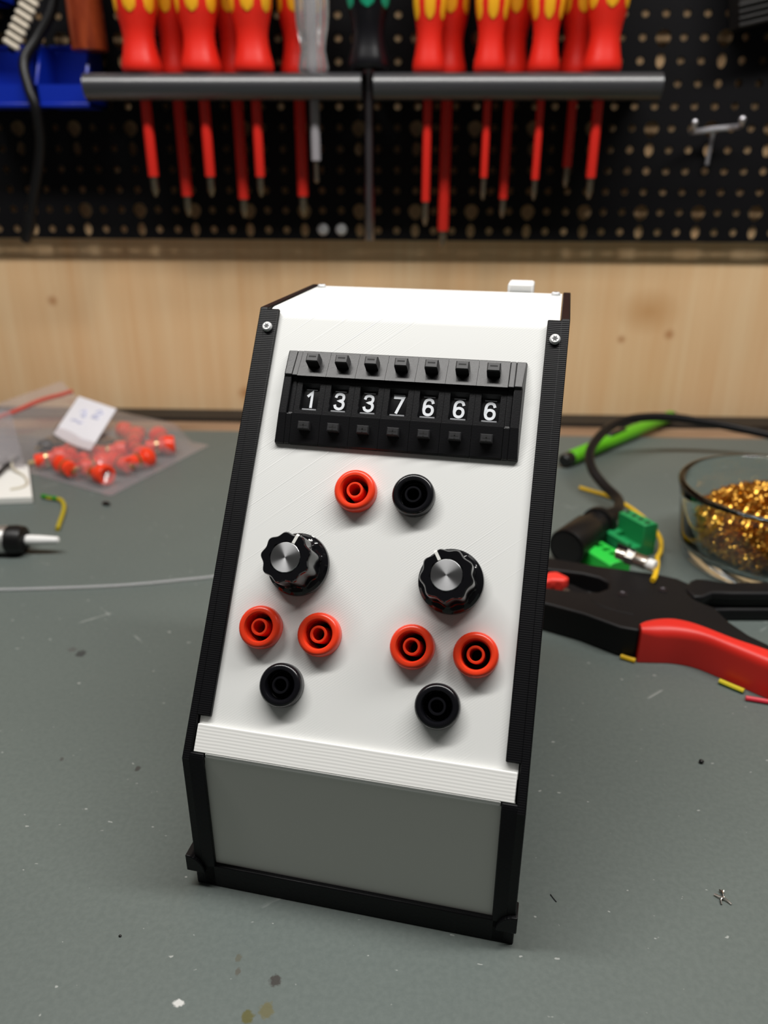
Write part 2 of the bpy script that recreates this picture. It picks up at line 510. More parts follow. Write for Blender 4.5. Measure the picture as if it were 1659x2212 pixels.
# ------------------------------------------------------------------ pegboards
PP = 12.7
def pegboard(n_first, direction, ncol, label):
    m = MB()
    N = 16
    H = PP / 2
    yf, yb = 429.4, 430.6
    for i in range(ncol):
        cx = n_first + direction * PP * i
        for k in range(23):
            cz = 133.0 + PP * k
            key = i % 3 == 1
            big, slot = key and k % 4 == 1, key and k % 4 == 0
            vs, ring_o, ring_f, ring_b = [], [], [], []
            for a in range(N):
                th = 2 * pi * a / N
                c, s = math.cos(th), math.sin(th)
                q = H / max(abs(c), abs(s))
                if big:
                    hx, hz = 4.7 * c, 4.3 * s
                    if s < 0:
                        hz = 5.6 * s; hx = 4.7 * c * (1 - 0.25 * s * s)
                elif slot:
                    hx, hz = 2.8 * c, 4.3 * s
                else:
                    hx, hz = 2.35 * c, 2.35 * s
                vs += [(cx + q * c, yf, cz + q * s), (cx + hx, yf, cz + hz), (cx + hx, yb, cz + hz)]
            fs = []
            for a in range(N):
                b = (a + 1) % N
                fs.append((3 * a, 3 * b, 3 * b + 1, 3 * a + 1))
                fs.append((3 * a + 1, 3 * b + 1, 3 * b + 2, 3 * a + 2))
            m.add(vs, fs)
    xa = n_first - direction * H
    xb = n_first + direction * (PP * ncol - H)
    x0, x1 = min(xa, xb), max(xa, xb)
    z0, z1 = 133 - H, 133 + PP * 23 - H
    m.add([(x0, yf, z0), (x1, yf, z0), (x1, yb, z0), (x0, yb, z0)], [(0, 1, 2, 3)])
    m.add([(x0, yf, z1), (x1, yf, z1), (x1, yb, z1), (x0, yb, z1)], [(0, 1, 2, 3)])
    for x in (x0, x1):
        m.add([(x, yf, z0), (x, yb, z0), (x, yb, z1), (x, yf, z1)], [(0, 1, 2, 3)])
    o = m.build('pegboard', M['pegboard'], smooth=0, recalc=False)
    tag(o, label, 'pegboard', 'black pegboard panels')
    sc = MB(Matrix.Translation((n_first, 429.4, 133.6)) @ Matrix.Rotation(pi / 2, 4, 'X'))
    sc.lathe([(3.9, 0), (3.9, 0.7), (3.4, 1.4), (2.2, 2.2), (1.4, 2.3), (1.0, 1.5), (0, 1.5)], 20)
    sc.build('mounting_screw', M['steel'], o)
    return o
peg_r = pegboard(-38.4, 1, 33, 'black perforated pegboard panel to the right of the seam')
peg_l = pegboard(-51.1, -1, 33, 'black perforated pegboard panel to the left of the seam')

# ------------------------------------------------------------------ tool racks
def rack(x0, x1, holes, label):
    prof = []
    for i in range(13):
        a = pi / 2 + pi * i / 12
        prof.append((380.2 + 7.2 * math.cos(a), 216.2 + 7.2 * math.sin(a)))
    prof += [(383.5, 209.0), (386, 214.5), (427.6, 216.5), (427.6, 223.4)]
    b = MB().prism([(y, z) for y, z in prof], x0, x1, axis='x')
    o = b.build('tool_rack', M['rack'])
    c = MB()
    for hx, hy, hr in holes:
        c.M = Matrix.Translation((hx, hy, 0))
        c.lathe([(0, 190), (hr + 1.6, 190), (hr + 1.6, 213), (hr, 217.5), (hr, 240), (0, 240)], 24)
    boolean(o, c.mesh('cutter', M['rack']))
    tag(o, label, 'rack', 'screwdriver racks on the pegboard')
    return o
FY, BY = 388.0, 410.0
front = [(-152.6, 1.0, 167, 155.4, 3.2), (-116.6, 1.0, 167, 155.5, 3.2), (-85, 1.0, 167, 155.6, 3.0)]
back = [(-138.5, 0.9, 155, 142.7, 3.6), (-101, 0.9, 153.3, 142, 3.5), (-61.5, 0.92, 155.2, 143, 3.6)]
front_r = [(18.8, 0.8, 153, 138.9, 2.6), (54.6, 0.8, 167, 154.3, 2.3), (86.2, 0.78, 166, 154.4, 2.3), (120.3, 0.95, 167, 155.1, 3.0)]
back_r = [(31, 0.95, 134.3, 122.3, 3.6), (69.5, 0.9, 154, 142.8, 2.8), (109, 0.9, 173, 161.2, 2.8)]
rack(-185, -20.4, [(a[0], FY, 5.2) for a in front] + [(-49.5, FY, 5.2)] + [(a[0], BY, 5.2) for a in back],
     'dark grey rounded tool rack left of the gap')
rack(-13.2, 153.4, [(a[0], FY, 5.2) for a in front_r] + [(a[0], BY, 5.2) for a in back_r],
     'dark grey rounded tool rack right of the gap')

HP = [(9.2, 0), (10.9, 0.5), (11.7, 1.8), (11.8, 3.6), (11.3, 6.4), (10.3, 10), (9.35, 15), (9.1, 19.5), (9.7, 24), (11.0, 29), (12.0, 34), (12.5, 42), (12.5, 70), (11.2, 84), (8, 94), (0, 97)]
def hr(z, k):
    for (r0, z0), (r1, z1) in zip(HP, HP[1:]):
        if z0 <= z <= z1:
            return k * (r0 + (r1 - r0) * (z - z0) / (z1 - z0))
    return 0
inlay_cache = {}
def inlay_mesh(k, z0, z1, ha, m):
    key = (k, z0, ha, m.name)
    if key in inlay_cache:
        return inlay_cache[key]
    vs, fs = [], []
    n = 14
    tip = 5.0
    for i in range(n + 1):
        z = z0 + (z1 - z0) * (i / n) ** 1.8
        w = 1.0 if z > z0 + tip else math.sqrt(max(0.0, 1 - ((z0 + tip - z) / tip) ** 2))
        for j in range(7):
            f = j / 3 - 1
            a = f * ha * w
            r = hr(z, k) + (0.35 if abs(f) < 0.99 else -0.15)
            vs.append((r * math.cos(a), r * math.sin(a), z))
    for i in range(n):
        for j in range(6):
            a = i * 7 + j
            fs.append((a, a + 1, a + 8, a + 7))
    inlay_cache[key] = MB().add(vs, fs).mesh('grip_inlay', m, 60)
    return inlay_cache[key]

def screwdriver(x, y, k, zi, zt, sr, label, group, zy=30.0, hm=None, im=None, ha=R_(21), tipkind='cross'):
    zb = 223.7
    root = thing('screwdriver', label, 'screwdriver', (x, y, zb), 0, group)
    h = MB().lathe([(0, 0)] + [(r * k, z) for r, z in HP], 32)
    h.build('handle', hm or M['drv_red'], root)
    for i in range(6):
        put('grip_inlay', inlay_mesh(k, zy, 84.0, ha, im or M['drv_yellow']), root, Matrix.Rotation(-pi / 2 + i * pi / 3, 4, 'Z'))
    s0 = zi - zb
    MB().lathe([(0, 0), (sr, 0), (sr, s0 + 0.8), (sr * 0.94, s0), (sr * 0.6, s0)][::1], 16).build('shaft_sleeve', M['drv_sleeve'], root)
    t1 = zt - zb
    q = sr * 0.72
    MB().lathe([(0, s0 + 3), (q, s0 + 3), (q, t1 + 5), (q * 1.0, t1 + 4), (q * 0.35, t1), (0, t1)], 12,
               rf=(lambda a, z: 1 - 0.22 * abs(math.sin(2 * a)) if z < t1 + 4.5 else 1)).build('tip', M['tip'], root)
    return root
GF, GB = 'insulated screwdrivers in the front row', 'insulated screwdrivers in the back row'
for (x, k, zi, zt, sr), w in zip(front, ('first from the left in the front row', 'second from the left in the front row', 'third from the left in the front row')):
    screwdriver(x, FY, k, zi, zt, sr, 'red and yellow screwdriver, ' + w, GF)
for (x, k, zi, zt, sr), w in zip(back, ('behind and between the first two on the left', 'behind and between the second and third on the left', 'half hidden behind the clear-handled driver')):
    screwdriver(x, BY, k, zi, zt, sr, 'shaded red screwdriver ' + w, GB, 33.0)
for (x, k, zi, zt, sr), w in zip(front_r, ('just right of the black one, with long thin shaft', 'second in the front of the right rack', 'third in the front of the right rack', 'at the far right end of the rack')):
    screwdriver(x, FY, k, zi, zt, sr, 'red and yellow screwdriver ' + w, GF, 26.0 if k < 0.9 else 31.0)
for (x, k, zi, zt, sr), w in zip(back_r, ('with the longest red shaft, hanging below the pegboard', 'in the middle of the right rack', 'with the shortest shaft, near the right end')):
    screwdriver(x, BY, k, zi, zt, sr, 'shaded back-row screwdriver ' + w, GB, 32.0)

# clear-handled tester
r = thing('voltage_tester', 'small screwdriver with clear fluted plastic handle in the left rack', 'screwdriver', (-49.5, FY, 223.7))
CP = [(0, 0), (6.5, 0), (8.2, 1.0), (8.6, 3), (7.6, 8), (6.9, 12), (7.6, 18), (9.0, 25), (9.4, 32), (9.6, 60), (8.0, 72), (0, 75)]
MB().lathe(CP, 48, rf=lambda a, z: 1 + 0.055 * math.cos(8 * a)).build('handle', M['clear'], r, smooth=50)
MB().lathe([(0, 40), (2.0, 40), (2.0, 0), (2.9, -1), (2.9, 176.5 - 223.7), (1.7, 176.0 - 223.7), (0, 176 - 223.7)], 14).build('shaft_sleeve', M['grey_sleeve'], r)
MB().lathe([(0, 177 - 223.7), (1.6, 177 - 223.7), (1.6, 168 - 223.7), (1.8, 165 - 223.7), (0.5, 163.6 - 223.7), (0, 163.6 - 223.7)], 12).build('tip', M['tip'], r)
# black driver with green inlays in the gap between the racks
r = thing('screwdriver', 'black-handled screwdriver with green inlays hanging in the gap between racks', 'screwdriver', (-16.6, FY, 225.4))
MB().lathe([(0, 0)] + [(q * 1.02, z) for q, z in HP], 36).build('handle', M['drv_black'], r)
for i in range(6):
    put('grip_inlay', inlay_mesh(1.02, 30.0, 84.0, R_(24), M['drv_green']), r, Matrix.Rotation(-pi / 2 + i * pi / 3, 4, 'Z'))
MB().lathe([(0, 0.5), (3.4, 0.5), (3.0, -4), (2.5, -9), (2.5, 162 - 225.4), (0, 162 - 225.4)], 18).build('shaft', M['shaft_steel'], r)
MB().lathe([(0, 163 - 225.4), (2.9, 163 - 225.4), (3.1, 155 - 225.4), (3.1, 131 - 225.4), (2.6, 129.8 - 225.4), (0, 129.8 - 225.4)], 6).build('blade', M['shaft_steel'], r)

# ------------------------------------------------------------------ other things on the pegboard
def bin_(x0, x1, z0, z1, yfr, label):
    m = MB()
    w = 1.6
    m.box(x0, x1, 425.5, 427.9, z0, z1)                 # back
    m.box(x0, x1, yfr, 427.9, z0, z0 + w)               # floor
    for xx in (x0, x1 - w):                             # sloping sides
        m.prism([(yfr, z0), (427.9, z0), (427.9, z1), (yfr + 14, z1), (yfr, z0 + 12)], xx, xx + w, axis='x')
    m.box(x0, x1, yfr, yfr + w, z0, z0 + 12)            # low front
    b = m.build('body', M['bin_blue'])
    root = thing('storage_bin', label, 'bin', ((x0 + x1) / 2, 427.9, z0), 0, 'blue hanging bins')
    b.parent = root
    b.location = -root.location
    rim = MB().box(x0 - 0.5, x1 + 0.5, 424.6, 427.95, z1, z1 + 2.2).build('back_rim', M['bin_blue'], root, bevel=0.5)
    rim.location = -root.location
    lip = MB().box(x0 - 0.4, x1 + 0.4, yfr - 1.6, yfr, z0 - 0.6, z0 + 2.0).build('front_lip', M['bin_blue'], root, bevel=0.5)
    lip.location = -root.location
    return root
bin_(-268, -226.5, 206.8, 241, 395, 'open blue plastic bin at the far left edge of the pegboard')
bin_(-222.5, -190, 206.8, 241, 395, 'open blue plastic bin next to the left end of the rack')
bin_(-300, -241.5, 264, 296, 398, 'blue bin corner just showing at the top left')

r = thing('wooden_handle', 'varnished brown wooden handle hanging end down at the upper left', 'handle', (-189.4, 406, 237.4))
MB().lathe([(0, 0), (10.4, 0), (10.9, 0.6), (10.7, 20), (10.1, 60), (9.6, 110), (0, 110)], 28).build('grip', M['brown_wood'], r)

r = thing('ribbed_strip', 'slanted strip of pale ribbed segments beside the hanging black cable', 'strip', (-237.5, 405, 239))
for i in range(9):
    c = Vector((-236.8 + 2.65 * i, 403, 241.0 + 3.75 * i)) - Vector((-237.5, 405, 239))
    mm = Matrix.Translation(c) @ Matrix.Rotation(R_(31), 4, 'Y')
    MB(mm).tube([(-5.2, 0, 0), (-4.4, 0, 0), (4.4, 0, 0), (5.2, 0, 0)], [1.0, 1.7, 1.7, 1.0], 10).build('rib', M['pale_rib'], r)
MB().tube([(-3, 3.2, -1), (26, 3.2, 38)], 2.2, 8).build('spine', M['cable'], r)

r = thing('hanging_cable', 'black cable hanging down the left side of the pegboard', 'cable', (-228, 405, 127))
pts = [(-206, 412, 290), (-210, 408, 262), (-220, 404, 245), (-228, 398, 232), (-226, 393, 218), (-222.5, 391, 205), (-225, 396, 188), (-231, 400, 172), (-238, 402, 156), (-243, 403, 143)]
pts = [Vector(p) - Vector((-228, 405, 127)) for p in pts]
MB().tube(spline(pts, 7), 3.2, 12).build('cord', M['plug'], r)
MB().tube([Vector(p) - Vector((-228, 405, 127)) for p in ((-242.4, 403, 145), (-244, 403, 139), (-248.5, 403, 129), (-250, 403, 126.5))], [3.4, 4.1, 3.9, 2.8], 12).build('end_plug', M['plug'], r)

r = thing('pegboard_hook', 'chromed double-prong hook on the right of the pegboard', 'hook', (201, 427, 177))
o0 = Vector((201, 427, 177))
def hk(name, pts, rad):
    MB().tube([Vector(p) - o0 for p in spline(pts, 6)], rad, 10).build(name, M['chrome'], r)
hk('stem', [(202.3, 425.8, 174.8), (202.6, 425.8, 184), (202.8, 425.0, 194), (201, 420, 196)], 1.3)
hk('crossbar', [(185.5, 415, 193.6), (193, 419, 194.4), (201, 420, 195.6), (209, 417, 196.2), (213.5, 411, 196.6)], 1.7)
hk('prong', [(185.5, 415, 193.6), (184.0, 407, 194.2), (183.0, 402, 195.6), (182.6, 400.5, 198)], 1.4)
hk('prong', [(213.5, 411, 196.6), (212.5, 405, 196.8), (211.4, 401, 197.6), (210.6, 399.5, 199.6)], 1.4)
MB().ball(Vector((182.6, 400.4, 198.4)) - o0, 1.9).build('ball_end', M['chrome'], r)
MB().ball(Vector((210.6, 399.4, 200.0)) - o0, 2.1).build('ball_end', M['chrome'], r)

r = thing('ribbed_case', 'dark ribbed case cut off by the upper right corner', 'case', (225, 418, 252))
b = MB(Matrix.Rotation(R_(-12), 4, 'Y'))
b.box(-22, 60, -10, 8, 1.5, 60)
b.build('body', M['case'], r, bevel=1)
for i in range(4):
    MB(Matrix.Rotation(R_(-12), 4, 'Y')).box(-22.8, 60, -12, -9.5, 2 + 3.4 * i, 3.6 + 3.4 * i).build('ridge', M['case'], r, bevel=0.3)

# ------------------------------------------------------------------ the instrument box
YC, ZB, ZC, YD, HW = 69.13, 41.4, 137.2, 116.6, 41.0
LEN = math.hypot(YC, ZC - ZB)
TV = Vector((0, YC / LEN, (ZC - ZB) / LEN))
NV = Vector((0, -TV.z, TV.y))
OV = Vector((0, 0, ZB))
def PN(u, v, h=0):
    """matrix of a frame lying on the sloping face: x right, y up the slope, z out of it"""
    p = (OV + Vector((u, 0, 0)) + TV * v + NV * h) * S
    return Matrix(((1, TV.x, NV.x, p.x), (0, TV.y, NV.y, p.y), (0, TV.z, NV.z, p.z), (0, 0, 0, 1)))
def pv(v, h=0):
    p = OV + TV * v + NV * h
    return (p.y, p.z)
DEV = thing('instrument_box', 'white and black printed instrument box with sloping control panel', 'instrument', (0, 0, 0), R_(-10.24))
HR = -1.3                                                        # white face sits this far below the black rails
zt = ZC - 0.4
# sloping face bending into the top, one sheet
vi = (zt - OV.z - NV.z * HR) / TV.z
ci = OV + TV * vi + NV * HR
outer = [pv(7, HR), pv(vi - 3.2, HR)]
p0, p2 = Vector((0, *pv(vi - 3.2, HR))), Vector((0, ci.y + 3.2, zt))
for i in range(1, 8):
    q = i / 8
    b = p0 * (1 - q) ** 2 + ci * 2 * q * (1 - q) + p2 * q * q
    outer.append((b.y, b.z))
outer += [(ci.y + 3.2, zt), (YD - 0.6, zt)]
inner = [(YD - 0.6, zt - 2), (ci.y + 2.2, zt - 2), pv(vi - 2.2, HR - 2), pv(7, HR - 2)]
MB().prism(outer + inner, -38.5, 38.5, axis='x').build('control_panel', M['print_white'], DEV)
MB().box(-38.5, 38.5, YD - 2.6, YD - 0.6, 3.2, zt - 2.1).build('back_panel', M['print_white'], DEV)
MB().box(-38.5, 38.5, 1.2, 3.2, 5.0, ZB + 0.2).build('front_panel', M['print_front'], DEV)
m = MB()
m.prism([pv(1.95, -0.05), pv(8.6, -0.05), pv(8.6, -1.28), pv(1.95, -1.28)], -38.35, 38.35, axis='x')
m.prism([(1.12, ZB + 0.1), pv(1.96, -0.05), pv(1.96, -1.28), (1.9, ZB + 0.1)], -35.35, 35.35, axis='x')
m.build('front_lip', M['print_layers'], DEV, bevel=0.2)
for s in (-1, 1):
    def X(a, b):
        return (min(s * a, s * b), max(s * a, s * b))
    m = MB()
    m.prism([(0, 0), (0, ZB), (YC, ZC), (YD, ZC), (YD, 0)], *X(38.8, HW), axis='x')
    m.prism([pv(10.5, 0), pv(LEN - 0.3, 0), pv(LEN - 0.3, -1.27), pv(10.5, -1.27)], *X(35.5, 39.2), axis='x')
    m.prism([(0, 0.2), (0, ZB - 0.05), pv(1.85, 0), pv(1.85, -1.27), (1.15, ZB - 2), (1.15, 0.2)], *X(35.5, 39.2), axis='x')
    side = m.build('side_frame', M['print_black'], DEV, bevel=0.3)
    # rounded hub low on the front corner
    m = MB()
    xo = 43.1 if s < 0 else 41.5
    arc = [(s * (xo - 5.0 * math.sin(pi / 2 * i / 8)), 4.9 + 5.2 * math.cos(pi / 2 * i / 8)) for i in range(9)]
    m.prism([(s * xo, 4.9)] + arc, -0.9, 4, axis='y')
    m.build('corner_hub', M['print_black'], side, bevel=0.25)
m = MB()
m.box(-38.9, 38.9, 0, 3.6, 0, 7.2)
m.box(-38.9, 38.9, 3.6, YD - 0.1, 0, 3.0)
m.build('base_tray', M['print_black'], DEV, bevel=0.3)
MB().box(21.8, 29.8, YD + 0.1, YD + 9, 100, 139.4).build('back_tab', M['white_plastic'], DEV, bevel=0.8)

# screws: shared meshes, own objects
sm = MB().lathe([(0, 0.0), (1.3, 0), (1.38, 0.35), (1.25, 0.8), (1.02, 1.0), (0, 1.0)], 24).mesh('panel_screw', M['steel'])
star = []
for i in range(12):
    a = 2 * pi * i / 12
    q = 0.82 if i % 2 == 0 else 0.44
    star.append((q * math.cos(a), q * math.sin(a)))
rec = MB().prism(star, 0.9, 1.02).mesh('screw_recess', M['steel_dark'])
for u, v in ((-37.9, 112.3), (37.7, 112.4)):
    sc = put('panel_screw', sm, DEV, PN(u, v, 0))
    put('screw_recess', rec, sc)
for u in (-36.6, 36.6):
    sc = put('panel_screw', sm, DEV, TR(u, YD - 4.5, zt))
    put('screw_recess', rec, sc)

# --- banana sockets
flange = MB().lathe([(3.25, -6.0), (3.3, -6.0), (3.3, 0.0), (5.1, 0.0), (5.3, 0.3), (5.3, 2.0), (5.15, 2.7), (4.75, 3.15), (4.3, 3.3), (3.75, 3.2), (3.5, 2.9), (3.4, 2.4), (3.25, -6.0)], 40)
tube = MB().lathe([(1.35, -5.9), (2.1, -5.9), (2.1, 2.5), (2.0, 2.7), (1.6, 2.7), (1.45, 2.5), (1.35, -5.9)], 28)
floor_ = MB().lathe([(0, -5.9), (3.28, -5.9), (3.28, -6.1), (0, -6.1)], 28)
sock = {}
bores = []
for nm in ('red', 'socket_black'):
    sock[nm] = (flange.mesh('banana_socket', M[nm]), tube.mesh('centre_tube', M[nm]), floor_.mesh('socket_floor', M['dark_hole']))
for u, v, nm in ((-7.2, 69.6, 'red'), (7.5, 69.8, 'socket_black'), (-26.1, 33.4, 'red'), (-11.1, 33.4, 'red'), (11.7, 33.3, 'red'), (26.7, 33.3, 'red'), (-18.6, 20.4, 'socket_black'), (19.2, 20.6, 'socket_black')):
    a, b, c = sock[nm]
    j = put('banana_socket', a, DEV, PN(u - 0.25, v - 0.15, HR))
    bores.append((u - 0.25, v - 0.15))
    j['label'] = 'red banana socket' if nm == 'red' else 'black banana socket'
    put('centre_tube', b, j)
    put('socket_floor', c, j)
cut = MB()
for u, v in bores:
    p = OV + Vector((u, 0, 0)) + TV * v + NV * HR
    cut.M = Matrix.Translation(p) @ PN(0, 0, 0).to_3x3().to_4x4()
    cut.lathe([(0, -4), (3.32, -4), (3.32, 3), (0, 3)], 40)
bpy.context.view_layer.update()
panel_ob = [c for c in DEV.children if c.name.startswith('control_panel')][0]
boolean(panel_ob, cut.mesh('cutter', M['print_white']))

# --- rotary knobs
def lob(a, z):
    q = math.cos(9 * a)
    return 1 + 0.055 * (q if q > 0 else q * 0.9) if 3.2 < z else 1
knob = MB().lathe([(0, 0.4), (7.2, 0.4), (7.75, 0.8), (7.9, 1.5), (7.75, 2.4), (7.1, 3.1), (6.3, 3.3), (6.05, 3.6), (5.95, 11.8), (5.85, 12.4), (5.6, 12.8), (3.75, 12.8), (3.72, 12.5), (0, 12.5)], 108, rf=lob).mesh('rotary_knob', M['gloss_black'], 30)
cap = MB().lathe([(0, 12.85), (0.4, 12.88), (3.5, 12.88), (3.62, 12.75), (3.62, 12.5), (0, 12.5)], 48).mesh('metal_cap', M['spun'], 30)
pt = MB()
pt.box(-0.36, 0.36, 3.75, 5.8, 12.6, 12.86)
pt.add([(-0.36, 5.75, 12.87), (0.36, 5.75, 12.87), (0.36, 6.24, 12.3), (-0.36, 6.24, 12.3)], [(0, 1, 2, 3)])
pt.add([(-0.36, 6.24, 12.3), (0.36, 6.24, 12.3), (0.36, 6.42, 3.8), (-0.36, 6.42, 3.8)], [(0, 1, 2, 3)])
pt.add([(-0.36, 6.4, 3.45), (0.36, 6.4, 3.45), (0.36, 7.85, 2.35), (-0.36, 7.85, 2.35)], [(0, 1, 2, 3)])
pt = pt.mesh('pointer_line', M['white_line'], 0)
for u, v, a in ((-19.2, 49.6, R_(-22)), (18.8, 49.5, R_(31))):
    k = put('rotary_knob', knob, DEV, PN(u, v, HR) @ Matrix.Rotation(a, 4, 'Z'))
    k['label'] = 'glossy black scalloped knob with metal cap'
    put('metal_cap', cap, k)
    put('pointer_line', pt, k)

# --- thumbwheel switches: seven modules and two end caps
PW, SV0, SU0 = 7.76, 80.6, 0.3
HWM = PW / 2 - 0.04
PR = [(0.0, 0.0), (0.0, 0.9), (0.3, 1.2), (7.7, 2.7), (7.95, 1.8), (17.8, 1.8), (17.8, 3.3), (25.35, 1.25), (25.6, 1.0), (25.6, 0.0)]
def module_mesh():
    m = MB()
    w = HWM
    for (v0, h0), (v1, h1) in zip(PR, PR[1:]):
        if v0 == 7.95 and v1 == 17.8:
            a0, a1, b0, b1 = -2.4, 2.4, 9.0, 16.4           # window opening
            c0, c1, d0, d1 = -2.05, 2.05, 9.8, 15.3
            vs = [(-w, v0, h0), (w, v0, h0), (w, v1, h0), (-w, v1, h0), (a0, b0, h0), (a1, b0, h0), (a1, b1, h0), (a0, b1, h0),
                  (c0, d0, 0.2), (c1, d0, 0.2), (c1, d1, 0.2), (c0, d1, 0.2)]
            m.add(vs, [(0, 1, 5, 4), (1, 2, 6, 5), (2, 3, 7, 6), (3, 0, 4, 7), (4, 5, 9, 8), (5, 6, 10, 9), (6, 7, 11, 10), (7, 4, 8, 11)])
        else:
            m.add([(-w, v0, h0), (w, v0, h0), (w, v1, h1), (-w, v1, h1)], [(0, 1, 2, 3)])
    for x in (-w, w):
        m.add([(x, a, b) for a, b in PR], [tuple(range(len(PR)))])
    return m.mesh('thumbwheel_switch', M['switch'], 0)
mod = module_mesh()
wheel = MB().add([(-2.2, 9.2, 0.25), (2.2, 9.2, 0.25), (2.2, 11, 0.5), (-2.2, 11, 0.5), (-2.2, 14.4, 0.5), (2.2, 14.4, 0.5), (-2.2, 16.0, 0.25), (2.2, 16.0, 0.25)],
                 [(0, 1, 2, 3), (3, 2, 5, 4), (4, 5, 7, 6)]).mesh('digit_wheel', M['wheel'], 60)
edge = MB()  # thin pale bars painting the glint lines low and high in each window
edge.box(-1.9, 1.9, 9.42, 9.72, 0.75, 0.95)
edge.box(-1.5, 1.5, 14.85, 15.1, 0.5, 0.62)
edge = edge.mesh('painted_glint_bar', M['glint_grey'], 0)
def button(marks, h, hw, hv):
    m = MB()
    c = 0.25
    m.add([(-hw, -hv, -0.6), (hw, -hv, -0.6), (hw, hv, -0.6), (-hw, hv, -0.6), (-hw, -hv, h - c), (hw, -hv, h - c), (hw, hv, h - c), (-hw, hv, h - c),
           (-hw + c, -hv + c, h), (hw - c, -hv + c, h), (hw - c, hv - c, h), (-hw + c, hv - c, h)],
          [(0, 1, 5, 4), (1, 2, 6, 5), (2, 3, 7, 6), (3, 0, 4, 7), (4, 5, 9, 8), (5, 6, 10, 9), (6, 7, 11, 10), (7, 4, 8, 11), (8, 9, 10, 11)])
    for (x0, x1, y0, y1) in marks:
        m.box(x0, x1, y0, y1, h - 0.02, h + 0.03, 1)
    return m
minus = button([(-0.95, 0.95, 0.0, 0.38)], 3.0, 1.65, 1.2).mesh('minus_button', [M['button'], M['mark']], 0)
plus = button([(-0.95, 0.95, -0.16, 0.16), (-0.17, 0.17, -0.75, 0.75)], 1.7, 1.55, 1.05).mesh('plus_button', [M['button'], M['mark']], 0)
def digit_mesh(ch):
    hw, H = 0.36, 4.75
    P = {'1': [(-0.2, 0.24), (0.06, 0.5), (0.06, -0.5)],
         '7': [(-0.29, 0.5), (0.29, 0.5), (-0.09, -0.5)],
         '3': [(-0.26, 0.3), (-0.2, 0.44), (0.0, 0.5), (0.2, 0.43), (0.255, 0.26), (0.19, 0.1), (0.0, 0.04), (0.2, -0.03), (0.28, -0.21), (0.21, -0.42), (0.0, -0.5), (-0.21, -0.43), (-0.28, -0.28)],
         '6': [(0.27, 0.29), (0.2, 0.44), (0.02, 0.5), (-0.17, 0.43), (-0.26, 0.25), (-0.28, 0.0), (-0.28, -0.22), (-0.2, -0.43), (0.0, -0.5), (0.2, -0.43), (0.28, -0.22), (0.21, -0.01), (0.0, 0.07), (-0.19, 0.0), (-0.27, -0.16)]}[ch]
    k = H - 2 * hw
    P = [Vector((x * k * 0.98, y * k, 0)) for x, y in P]
    if ch == '3':
        P = spline(P[:7], 5)[:-1] + spline(P[6:], 5)
    elif ch == '6':
        P = spline(P, 5)
    vs, fs = [], []
    n = len(P)
    for i, p in enumerate(P):
        a = (P[i] - P[i - 1]).normalized() if i else (P[1] - P[0]).normalized()
        b = (P[i + 1] - P[i]).normalized() if i < n - 1 else a
        t = (a + b)
        t = t.normalized() if t.length > 0.3 else a
        nr = Vector((-t.y, t.x, 0))
        w = hw / max(0.45, nr.dot(Vector((-a.y, a.x, 0))))
        e = a * (-hw if i == 0 else hw if i == n - 1 else 0) * 0.6
        for z in (0, 0.07):
            vs += [tuple(p + e + nr * w + Vector((0, 0, z))), tuple(p + e - nr * w + Vector((0, 0, z)))]
    for i in range(n - 1):
        a, b = 4 * i, 4 * i + 4
        fs += [(a + 2, a + 3, b + 3, b + 2), (a, b, b + 1, a + 1), (a, a + 2, b + 2, b), (a + 1, b + 1, b + 3, a + 3)]
    fs += [(0, 1, 3, 2), (4 * n - 4, 4 * n - 2, 4 * n - 1, 4 * n - 3)]
    return MB().add(vs, fs).mesh('digit', M['digit'], 0, recalc=False)
dm = {c: digit_mesh(c) for c in '1376'}
for i, ch in enumerate('1337666'):
    sw = put('thumbwheel_switch', mod, DEV, PN(SU0 + (i - 3) * PW, SV0, HR + 0.02))
    sw['label'] = 'black thumbwheel switch showing ' + ch
    put('digit_wheel', wheel, sw)
    put('painted_glint_bar', edge, sw)
    put('digit', dm[ch], sw, TR(0, 12.3, 0.58))
    b1 = put('minus_button', minus, sw, TR(0.1, 21.9, 2.1) @ Matrix.Rotation(R_(-8), 4, 'X'))
    b2 = put('plus_button', plus, sw, TR(0.0, 4.5, 1.95) @ Matrix.Rotation(R_(4), 4, 'X'))
PE = [(0.0, 0.0), (0.0, 0.9), (0.3, 1.2), (7.7, 2.7), (17.8, 2.7), (18.0, 3.25), (25.35, 1.25), (25.6, 1.0), (25.6, 0.0)]
for s in (-1, 1):
    m = MB()
    x0, x1 = (0, 4.2)
    n = len(PE)                                           # outer side leans in towards the face
    m.add([(s * 1.5, v, h) for v, h in PE] + [(s * (x1 - 0.22 * h), v, h) for v, h in PE],
          [tuple(range(n)), tuple(range(2 * n - 1, n - 1, -1))] + [(i, (i + 1) % n, n + (i + 1) % n, n + i) for i in range(n)])
    m.prism(PR, min(0, s * 1.52), max(0, s * 1.52), axis='x')
    e = m.build('switch_end_cap', M['switch'], DEV, smooth=0, local=PN(SU0 + s * 3.5 * PW, SV0, HR + 0.02))
    add_bevel(e, 0.25)

